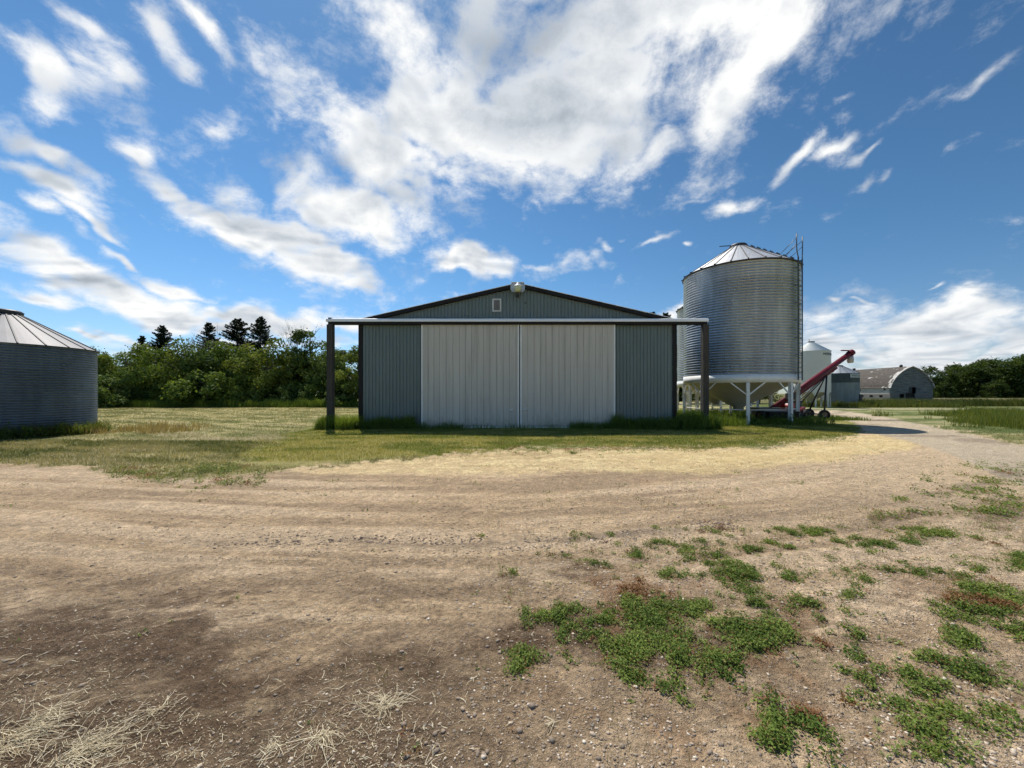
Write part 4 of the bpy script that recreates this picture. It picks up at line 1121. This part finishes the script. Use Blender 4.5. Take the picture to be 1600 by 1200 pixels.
M_galv = galv('galvanised corrugated steel', (.44, .46, .475), .28, .85, .11)
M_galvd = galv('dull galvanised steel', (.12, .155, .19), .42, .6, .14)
M_galvr = simple('galvanised roof steel', (.50, .51, .53), .45, .5, .10, 1.5, dirt=((.36, .33, .33), .3))
M_roofd = simple('dull bin roof steel', (.20, .20, .22), .6, .0, .12, 1.5, dirt=((.24, .21, .20), .4))
M_rib = simple('roof rib steel with painted shade', (.07, .07, .075), .6, .0)  # ribs are galvanised; the dark colour stands in for their shaded sides
M_galvf = galv('weathered bin steel', (.22, .26, .27), .5, .6, .15)
M_cone = simple('hopper steel with painted reflection', (.44, .40, .30), .55, .1, .12, 1.2)  # beige puts the grass reflected in the pale cone into its colour
M_capd = simple('dark cap steel', (.05, .05, .055), .5, .4)
M_ladder = simple('ladder steel', (.10, .105, .11), .45, .7)

def hopper_silo(loc, label, rz=0.):
    o = thing('hopper_silo', loc, label, 'silo', 'tall hopper silos behind the shed')
    R = 2.9; z0, z1 = 2.58, 8.52
    corrugated('wall', R, z0, z1, .141, .030, M_galv, o, ring=.846, seed=3)
    s = MB(); s.lathe([(R + .035, z0 + .02), (R + .035, 2.17), (R - .02, 2.17), (R - .02, z0 + .02)], 112, closed=True)
    s.build('ring_beam', M_white, o)
    MB().lathe([(R - .02, 2.30), (.28, .82), (.28, .62), (.0, .62)], 72).build('hopper_cone', M_cone, o)
    rf = cone_roof('roof', R + .08, z1 - .02, .42, 10.12, 24, M_galvr, o, radians(-7))
    mb = MB(); mb.lathe([(R + .085, z1 - .015), (R + .10, z1 - .06), (R + .03, z1 - .10), (R + .0, z1 - .04)], 112)
    for k in range(24):
        a = radians(-7) + 2 * pi * k / 24; mb.beam(((R + .03) * cos(a), (R + .03) * sin(a), z1 + .02), ((R + .14) * cos(a), (R + .14) * sin(a), z1 - .0), .05, .06)
    mb.build('eave_ring', M_capd, rf)
    mb = MB(); mb.lathe([(.45, 10.08), (.47, 10.2), (.40, 10.27), (.0, 10.32)], 32); mb.beam((-.3, 0, 10.24), (-1.05, .1, 10.22), .04, .04)
    mb.build('roof_cap', M_capd, o)
    for k in range(8):
        a = radians(-112) + k * pi / 4; d = Vector((cos(a), sin(a), 0)); t = Vector((-sin(a), cos(a), 0))
        p = d * (R - .02)
        mb = MB()                                              # H-section leg
        for off in (-.075, .075): mb.beam(p + d * off + Vector((0, 0, -.3)), p + d * off + Vector((0, 0, 2.165)), .15, .014, up=tuple(d))
        mb.beam(p + Vector((0, 0, -.3)), p + Vector((0, 0, 2.165)), .014, .136, up=tuple(d)); mb.beam(p + Vector((0, 0, -.02)), p + Vector((0, 0, .03)), .3, .3, up=tuple(d))
        mb.beam(p + Vector((0, 0, 1.95)), p + Vector((0, 0, 2.0)), .17, .18, up=tuple(d))
        lg = mb.build('leg', M_white, o)
        for sg in (-1, 1):
            b = a + sg * radians(15.5)
            MB().beam(p + t * sg * .07 + Vector((0, 0, 1.56)), (R * cos(b), R * sin(b), 2.18), .045, .06).build('brace', M_white, lg)
    mb = MB()
    for k in range(8):
        a = radians(-112) + k * pi / 4; b = a + pi / 4; q = R - .05
        mb.tube([(q * cos(a), q * sin(a), .76), (q * cos(b), q * sin(b), .76)], .022, 6)
    mb.build('tie_rail', M_white, o)
    # ladder with rails bent over the eave
    ld = MB(); a0 = radians(-56); hw = radians(4.6); q = R + .17
    for sg in (-1, 1):
        a = a0 + sg * hw; d = Vector((cos(a), sin(a), 0)); t = Vector((-sin(a), cos(a), 0)) * sg
        ld.beam(d * q + Vector((0, 0, 2.3)), d * q + Vector((0, 0, 8.62)), .035, .06, up=tuple(d))
        ld.tube([d * q + Vector((0, 0, 8.6)), d * (q - .02) + t * .10 + Vector((0, 0, 8.95)), d * (q - .02) + t * .13 + Vector((0, 0, 9.25)), d * (q - .02) + t * .13 + Vector((0, 0, 9.82))], .024, 6)
        for z in (2.7, 3.6, 4.5, 5.4, 6.3, 7.2, 8.1): ld.beam(d * (R + .01) + Vector((0, 0, z)), d * q + Vector((0, 0, z)), .03, .03)
        for z, rr, zr in ((9.6, 2.2, 8.98), (9.3, 2.5, 8.82)):
            ld.tube([d * (q - .02) + t * .13 + Vector((0, 0, z)), d * rr + t * .05 + Vector((0, 0, zr))], .014, 5)
    aa, bb = a0 - hw, a0 + hw; z = 2.45
    while z < 8.6:
        ld.tube([(q * cos(aa), q * sin(aa), z), (q * cos(bb), q * sin(bb), z)], .014, 6); z += .25
    ld.build('ladder', M_ladder, o)
    mb = MB(); b = a0 + radians(9.5)       # grab rungs up the roof
    for k in range(7):
        rr = 2.7 - k * .32; zz = 8.5 + (2.98 - rr) / 2.56 * 1.62 + .06; c = a0
        d = Vector((cos(c), sin(c), 0)); t = Vector((-sin(c), cos(c), 0))
        mb.beam(d * rr + t * .2 + Vector((0, 0, zz)), d * rr - t * .2 + Vector((0, 0, zz)), .03, .07)
    mb.build('roof_rung', M_ladder, rf)
    return o
s1 = hopper_silo((13.2, 22.4, 0), 'tall galvanised hopper silo on white legs, nearest to the yard')
s2 = hopper_silo((16.6, 31.2, 0), 'second galvanised hopper silo, half hidden behind the nearest one')

bin1 = thing('grain_bin', (-19.84, 14.97, 0), 'low round corrugated steel bin cut by the left edge', 'grain bin')
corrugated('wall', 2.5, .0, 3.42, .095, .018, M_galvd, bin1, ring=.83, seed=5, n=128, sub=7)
cone_roof('roof', 2.58, 3.40, .42, 4.72, 24, M_roofd, bin1, 0., .03)
mb = MB(); mb.lathe([(.44, 4.66), (.50, 4.70), (.52, 4.80), (.44, 4.86), (.0, 4.88)], 40)
mb.build('roof_cap', M_capd, bin1)
mb = MB()
for k in range(6):
    a = radians(-55); rr = .75 + k * .3; zz = 3.40 + (2.58 - rr) / 2.16 * 1.32 + .05; d = Vector((cos(a), sin(a), 0)); t = Vector((-sin(a), cos(a), 0))
    mb.beam(d * rr + t * .2 + Vector((0, 0, zz)), d * rr - t * .2 + Vector((0, 0, zz)), .03, .05)
mb.build('roof_rung', M_capd, bin1)
MB().lathe([(0, -.3), (2.66, -.3), (2.66, .05), (2.4, .06)], 64).build('foundation', simple('bin concrete', (.42, .40, .36), .9, var=.2), bin1)

# white smooth-wall hopper bin
M_cream = simple('white smooth bin paint', (.62, .605, .54), .35, .0, .04, 1)
wb = thing('smooth_hopper_bin', (36.0, 46.2, 0), 'smooth white hopper bin with dark lettering beyond the auger', 'hopper bin')
R = 1.86
MB().lathe([(R, 1.75), (R, 6.6)], 72).build('wall', M_cream, wb)
MB().lathe([(R + .05, 6.58), (R + .05, 6.62), (.32, 7.72), (.32, 7.80)], 72).build('roof', simple('white bin roof', (.80, .80, .76), .35, var=.04), wb)
mb = MB(); mb.lathe([(.34, 7.78), (.36, 7.86), (0, 7.92)], 24); mb.beam((-.33, -.1, 7.8), (-.33, -.1, 8.15), .04, .04)
mb.build('lid', M_capd, wb)
MB().lathe([(R - .03, 1.95), (.25, .7), (.25, .5), (0, .5)], 48).build('hopper_cone', M_cone, wb)
for k in range(8):
    a = radians(-115) + k * pi / 4; d = Vector((cos(a), sin(a), 0)); t = Vector((-sin(a), cos(a), 0)); p = d * (R - .05)
    mb = MB(); mb.beam(p + Vector((0, 0, -.2)), p + Vector((0, 0, 1.76)), .16, .1, up=tuple(d))
    for sg in (-1, 1): mb.add([p + t * sg * .08 + Vector((0, 0, 1.3)), p + t * sg * .36 + Vector((0, 0, 1.78)), p + t * sg * .08 + Vector((0, 0, 1.78))], [(0, 1, 2)])
    mb.build('leg', M_cream, wb)

def wrapped_text(body, size, R, ang, z, mat, parent, name, off=.015, width=None):
    cu = bpy.data.curves.new('t', 'FONT'); cu.body = body; cu.size = size; cu.align_x = 'CENTER'; cu.extrude = .003
    cu.resolution_u = 3
    to = bpy.data.objects.new('t', cu); COL.objects.link(to)
    bpy.context.view_layer.update()
    me = bpy.data.meshes.new_from_object(to.evaluated_get(bpy.context.evaluated_depsgraph_get()))
    bpy.data.objects.remove(to)
    co = np.zeros(len(me.vertices) * 3, np.float32); me.vertices.foreach_get('co', co); co = co.reshape(-1, 3)
    if width: co[:, 0] *= width / (co[:, 0].max() - co[:, 0].min())
    th = ang + co[:, 0] / R; rr = R + off + co[:, 2]
    me.vertices.foreach_set('co', np.stack([rr * np.cos(th), rr * np.sin(th), z + co[:, 1]], -1).astype(np.float32).ravel())
    me.name = name
    return link_mesh(name, me, mat, parent)
wrapped_text('MERIDIAN', .42, R, radians(-66), 6.05, M_dark, wb, 'lettering', width=1.7)

gb = thing('small_grain_bin', (41.3, 48.4, 0), 'short grey corrugated bin with a white name panel, right of the white bin', 'grain bin')
R = 1.9
corrugated('wall', R, 0, 2.95, .1, .012, M_galvf, gb, n=72, ring=1., seed=8, sub=6)
corrugated('upper_wall', R + .004, 2.95, 4.12, .1, .012, galv('dark bin steel', (.075, .095, .10), .5, .5, .1), gb, n=72, ring=1.2, seed=9, sub=6)
rr_ = cone_roof('roof', R + .06, 4.10, .3, 5.05, 16, simple('grey bin roof', (.33, .36, .39), .4, .5), gb, .1)
MB().lathe([(.32, 5.0), (.34, 5.14), (0, 5.2)], 20).build('roof_cap', M_capd, gb)
MB().lathe([(0, 0), (.14, 0), (.14, .16), (.2, .18), (0, .26)], 12, (1.2, -.7, 4.5)).build('roof_vent', M_capd, rr_)
pn = MB(); n = 14
a0, a1 = radians(-100), radians(-48)
for k in range(n):
    b0 = a0 + (a1 - a0) * k / n; b1 = a0 + (a1 - a0) * (k + 1) / n; q = R + .035
    pn.add([(q * cos(b0), q * sin(b0), 3.55), (q * cos(b1), q * sin(b1), 3.55), (q * cos(b1), q * sin(b1), 4.02), (q * cos(b0), q * sin(b0), 4.02)], [(0, 1, 2, 3)])
pnl = pn.build('name_panel', simple('pale panel', (.50, .53, .52), .5, var=.1), gb)
wrapped_text('WESTEEL', .36, R, (a0 + a1) / 2, 3.66, M_trim, pnl, 'lettering', .042, 1.45)
MB().box(.95, 1.3, -1.72, -1.55, .3, 1.5).build('access_door', M_capd, gb)

# ------------------------------------------------------------------ grain auger leaning past the silo
M_red = simple('faded red paint', (.12, .007, .015), .5, .0, .12, 4, dirt=((.07, .02, .02), .3), spec=.3)
M_redb = simple('bright red paint', (.28, .012, .012), .35, .0, .1)
M_tyre = simple('rubber tyre', (.022, .02, .019), .85)
M_rim = simple('wheel rim', (.25, .16, .12), .6, .3)
au = thing('grain_auger', (18.6, 24.2, 0), 'dark red grain auger leaning up past the silo, on black wheeled legs', 'auger')
A0 = Vector((-3.3, -.9, .35)); A1 = Vector((3.58, 1.0, 4.22)); ad = (A1 - A0).normalized()
MB().tube([A0, A1], .165, 20).build('tube', M_red, au)
dn = Vector((0, 0, -1)); dn = (dn - ad * dn.dot(ad)).normalized()
mb = MB(); mb.beam(A0 + ad * 1.2 + dn * .27, A1 - ad * 1.5 + dn * .27, .10, .12)
for k in range(7):
    p = A0 + ad * (1.4 + k * .8); mb.beam(p + dn * .12, p + dn * .3, .05, .05)
mb.build('under_rail', M_red, au)
mb = MB(); mb.tube([A1 - ad * .1, A1 + ad * .22], .2, 16); mb.beam(A1 - Vector((.1, 0, -.2)), A1 + Vector((-.55, 0, .22)), .16, .06)
mb.build('head', M_red, au)
sp = A1 + ad * .02
MB().tube([sp + Vector((0, 0, -.12)), sp + Vector((.0, 0, -.42)), sp + Vector((.03, 0, -.62))], [.16, .19, .15], 14).build('discharge_spout', simple('canvas spout', (.50, .46, .43), .8), au)
pv = A0 + ad * 5.55 + dn * .3
def wheel(parent, c, rad, wd, ax=(1, 0, 0)):
    ax = Vector(ax).normalized(); c = Vector(c)
    w = MB(); pr = [(rad * .55, -wd / 2), (rad * .9, -wd / 2), (rad, -wd * .3), (rad, wd * .3), (rad * .9, wd / 2), (rad * .55, wd / 2)]
    w.lathe(pr, 28, closed=True); rm = MB(); rm.lathe([(0, -wd * .2), (rad * .3, -wd * .22), (rad * .56, -wd * .38), (rad * .56, wd * .38), (rad * .3, wd * .22), (0, wd * .2)], 20)
    q = Vector((0, 0, 1)).rotation_difference(ax).to_matrix()
    for m_ in (w, rm): m_.v = [tuple(q @ Vector(p) + c) for p in m_.v]
    o_ = w.build('wheel', M_tyre, parent); rm.build('rim', M_rim, o_)
    return o_
ax_ = Vector((.3, 1, 0)).normalized()
wc = Vector((.75, -.9, .3))
for sg in (-1, 1):
    c = Vector((.85, .35, .3)) + ax_ * sg * 1.05
    MB().tube([pv + ax_ * sg * .1, c + Vector((0, 0, .1))], .05, 8).build('leg', M_dark, au)
    MB().tube([pv + ax_ * sg * .1 - ad * .1, A0 + ad * 2.2 + ax_ * sg * .35 + Vector((0, 0, -1.0))], .035, 8).build('strut', M_dark, au)
    wheel(au, c, .30, .2, tuple(ax_))
mb = MB(); mb.tube([Vector((.85, .35, .3)) - ax_ * 1.05, Vector((.85, .35, .3)) + ax_ * 1.05], .04, 8); mb.build('axle', M_dark, au)
q = A0 + ad * 2.1
mb = MB(); mb.box(q.x - .35, q.x + .25, q.y - .75, q.y - .25, q.z - .12, q.z + .28); en = mb.build('engine', M_dark, au, .04)
MB().tube([(q.x - .05, q.y - .55, q.z + .46), (q.x + .3, q.y - .5, q.z + .60)], .15, 16).build('fuel_tank', simple('pale fuel tank', (.50, .52, .56), .4), en)
mb = MB(); mb.box(A0.x - .5, A0.x + .5, A0.y - .45, A0.y + .45, .28, .36); mb.prism([(A0.x - .45, .36), (A0.x + .45, .36), (A0.x + .62, .75), (A0.x - .62, .75)], A0.y - .45, A0.y + .45)
mb.build('intake_hopper', simple('dusty hopper', (.20, .19, .15), .7), au)

# red ride-on mower standing behind the silo legs
tr = thing('ride_on_mower', (17.35, 23.9, 0), 'small bright red ride-on mower parked behind the right silo legs', 'mower', None, radians(-60)); tr.scale = (1.08, 1.08, 1.08)
MB().prism_x([(-.85, .42), (-.85, .78), (-.75, .92), (-.1, .98), (-.05, .42)], -.26, .26).build('hood', M_redb, tr, .04)
MB().box(-.5, .5, -.15, .35, .22, .38).box(-.22, .22, -.7, .9, .30, .42).build('deck', M_dark, tr, .03)
MB().prism_x([(.3, .42), (.9, .42), (.95, .72), (.3, .62)], -.36, .36).build('fender', M_redb, tr, .04)
mb = MB(); mb.box(-.22, .22, .35, .75, .64, .74); mb.box(-.22, .22, .72, .82, .7, 1.08); mb.build('seat', M_dark, tr, .04)
mb = MB(); mb.tube([(0, 0, .9), (0, .12, 1.12)], .02, 8); mb.tube([(.17 * cos(t_), .14, 1.12 + .17 * sin(t_)) for t_ in np.linspace(0, 2 * pi, 17)], .015, 6); mb.build('steering_wheel', M_dark, tr)
for sx in (-1, 1): MB().box(sx * .15 - .05, sx * .15 + .05, -.865, -.845, .62, .71).build('headlight', simple('headlight glass', (.85, .85, .82), .2), tr)
for sx in (-1, 1):
    wheel(tr, (sx * .40, -.6, .2), .2, .15); wheel(tr, (sx * .44, .62, .27), .27, .24)
# dark implement under the silo: a box drill seen only as a shadowy mass
dr = thing('tool_carrier', (15.0, 21.7, 0), 'dark steel implement with tyres parked in the shade under the near silo', 'implement')
mb = MB(); mb.prism_x([(-.5, .25), (.5, .25), (.6, .62), (-.6, .62)], -.85, .85); mb.build('bin_box', M_dark, dr, .03)
for sx in (-1, 1): wheel(dr, (sx * 1.0, -.1, .33), .33, .26); 
MB().beam((0, .5, .4), (0, 1.6, .35), .1, .1).build('drawbar', M_dark, dr)

# ------------------------------------------------------------------ old barn
def barn_mats():
    m, t, b = new_mat('weathered barn boards')
    co = t.n('ShaderNodeTexCoord').outputs['Object']
    sx = t.n('ShaderNodeSeparateXYZ', ins={0: co}).outputs
    row = t.math('FRACT', t.math('MULTIPLY', sx[2], 4.5)); line = t.math('LESS_THAN', row, .12)
    n1 = t.noise(1.2, 6, .65, t.vec('MULTIPLY', co, (.35, .35, 4.)))
    c = t.mix(t.remap(n1, .38, .62), (.075, .092, .095), (.21, .225, .22))
    c = t.mix(t.math('MULTIPLY', line, .6), c, (.05, .055, .055))
    hole = t.remap(t.noise(.9, 3, .5, t.vec('MULTIPLY', co, (.7, .7, 5.))), .66, .70)
    c = t.mix(hole, c, (.012, .012, .012))
    t.nt.links.new(c, b.inputs['Base Color']); b.inputs['Roughness'].default_value = .9
    m2, t, b = new_mat('old brown shingles')
    co = t.n('ShaderNodeTexCoord').outputs['Object']; sx = t.n('ShaderNodeSeparateXYZ', ins={0: co}).outputs
    n1 = t.noise(2.2, 6, .6, co)
    c = t.mix(t.remap(n1, .35, .65), (.05, .041, .034), (.095, .08, .067))
    ragged = t.noise(.8, 6, .65, co)
    edge = t.math('ADD', sx[1], t.math('MULTIPLY', t.math('SUBTRACT', ragged, .5), 9.))
    bare = t.remap(edge, .7, .4)
    sp_ = t.remap(t.noise(.55, 5, .6, t.vec('MULTIPLY', co, (.5, .5, 2.4))), .655, .675)
    c = t.mix(t.math('MAXIMUM', bare, sp_), c, (.46, .44, .41))
    t.nt.links.new(c, b.inputs['Base Color']); b.inputs['Roughness'].default_value = .9
    return m, m2
M_board, M_shing = barn_mats()
barn = thing('old_barn', (111.3, 107, 0), 'old grey timber barn with a curved brown shingle roof', 'barn')
half = [(5.95, 3.4), (5.75, 4.1), (5.35, 4.9), (4.75, 5.8), (3.95, 6.7), (2.9, 7.6), (1.6, 8.45), (0, 9.1)]
arch = half + [(-x, z) for x, z in half[-2::-1]]
BL = 27
def gable_wall(y, y1, name, holes):
    # columns of the gable split around the openings
    mb = MB()
    zs = lambda x: np.interp(abs(x), [h[0] for h in half[::-1]], [h[1] for h in half[::-1]])
    xs = sorted(set(list(np.linspace(-5.95, 5.95, 25)) + [h[0] for h in holes] + [h[1] for h in holes]))
    for a, b in zip(xs[:-1], xs[1:]):
        segs = [(1.75, None)]
        cuts = sorted([(h[2], h[3]) for h in holes if h[0] <= a + 1e-6 and h[1] >= b - 1e-6])
        z = 1.75
        for (c0, c1) in cuts + [(None, None)]:
            ta = zs(a) if c0 is None else c0; tb = zs(b) if c0 is None else c0
            if ta > z: mb.add([(a, y, z), (b, y, z), (b, y, tb), (a, y, ta), (a, y1, z), (b, y1, z), (b, y1, tb), (a, y1, ta)], [(0, 1, 2, 3), (7, 6, 5, 4), (0, 4, 5, 1), (3, 2, 6, 7), (0, 3, 7, 4), (1, 5, 6, 2)])
            z = c1
    return mb.build(name, M_board, barn)
gable_wall(0, .2, 'gable_wall', [(-.75, 1.35, 1.76, 3.4)])
gable_wall(BL - .2, BL, 'gable_wall', [])
M_block = simple('stained foundation blocks', (.16, .155, .14), .9, var=.3, scale=2)
mb = MB()
mb.box(-5.98, -3.3, -.03, .2, 0, 1.75); mb.box(-1.95, -1.7, -.03, .2, 0, 1.75); mb.box(1.0, 5.98, -.03, .2, 0, 1.75); mb.box(-3.3, -1.95, -.03, .2, 0, .4); mb.box(-3.3, -1.95, -.03, .2, 1.5, 1.75)
mb.box(-5.98, 5.98, BL - .2, BL + .03, 0, 1.75)
mb.box(-5.98, -5.75, .2, BL - .2, 0, .55); mb.box(5.75, 5.98, .2, BL - .2, 0, 1.75)
for k in range(9):
    y0 = .2 + k * 2.95; mb.box(-5.98, -5.75, y0, y0 + 1.9, .55, 1.15)
mb.box(-5.98, -5.75, .2, BL - .2, 1.15, 1.45)
mb.build('foundation', M_block, barn)
M_sideb = simple('flaking white boards', (.40, .39, .35), .9, var=.35, scale=1.5, stretch=(1, .4, 6), dirt=((.12, .11, .10), .8))
MB().box(-5.95, -5.80, .2, BL - .2, 1.45, 3.42).box(5.80, 5.95, .2, BL - .2, 1.75, 3.42).build('side_wall', M_sideb, barn)
MB().box(-5.97, -5.951, 1.2, 1.9, 2.5, 3.2).box(-5.97, -5.951, 9, 9.6, 2.3, 3.).build('side_hatch', M_dark, barn)
ins = MB().box(-5.7, 5.7, 3., 3.2, .01, 3.2).build('inner_partition', M_dark, barn)
MB().prism([(-.75, 1.76), (.2, 1.76), (.2, 3.38), (-.75, 3.38)], .04, .1).build('loft_door', simple('dark hatch boards', (.035, .045, .045), .8), barn)
MB().prism([(-1.7, 0), (1.0, 0), (1.0, 1.7), (-1.7, 1.7)], .3, .36).build('barn_door', simple('black doorway boards', (.015, .015, .014), .8), barn)
# curved roof shell
mb = MB(); ys_ = np.linspace(-.45, BL + .4, 28)
def shell(off, flip):
    pts = []
    for i, (x, z) in enumerate(arch):
        a = arch[max(i - 1, 0)]; b = arch[min(i + 1, len(arch) - 1)]
        tx, tz = b[0] - a[0], b[1] - a[1]; l = sqrt(tx * tx + tz * tz); pts.append((x + tz / l * off, z - tx / l * off))
    ex = [(pts[0][0] + .18, pts[0][1] - .25)] + pts + [(pts[-1][0] - .18, pts[-1][1] - .25)]
    n = len(ex); v = [(x, y, z) for y in ys_ for x, z in ex]
    f = [(j * n + i, j * n + i + 1, (j + 1) * n + i + 1, (j + 1) * n + i) for j in range(len(ys_) - 1) for i in range(n - 1)]
    if flip: f = [q[::-1] for q in f]
    return v, f, ex
va, fa, e0 = shell(.16, False); vb, fb, e1 = shell(.01, True)
mb.add(va, fa); mb.add(vb, fb)
n = len(e0); m_ = len(va)
for yi in (0, len(ys_) - 1):
    for i in range(n - 1):
        a_ = yi * n + i; mb.f.append((a_, a_ + 1, m_ + a_ + 1, m_ + a_)); mb.sm.append(False)
rf = mb.build('roof', M_shing, barn)
MB().box(-.25, .25, 2.6, 3.1, 9.1, 9.55).lathe([(.42, 9.55), (.3, 9.75), (0, 9.95)], 10, (0, 2.85, 0)).build('roof_vent', M_trim, rf)

# ------------------------------------------------------------------ render settings
scene.view_settings.view_transform = 'Standard'; scene.view_settings.look = 'None'
scene.view_settings.exposure = 0.22; scene.view_settings.gamma = 1.0
scene.render.engine = 'CYCLES'
scene.cycles.max_bounces = 8; scene.cycles.diffuse_bounces = 3; scene.cycles.transparent_max_bounces = 4
scene.cycles.use_denoising = True
scene.cycles.use_adaptive_sampling = True; scene.cycles.adaptive_threshold = .02; scene.cycles.adaptive_min_samples = 10
scene.cycles.sample_clamp_indirect = 6
print('script size ok')
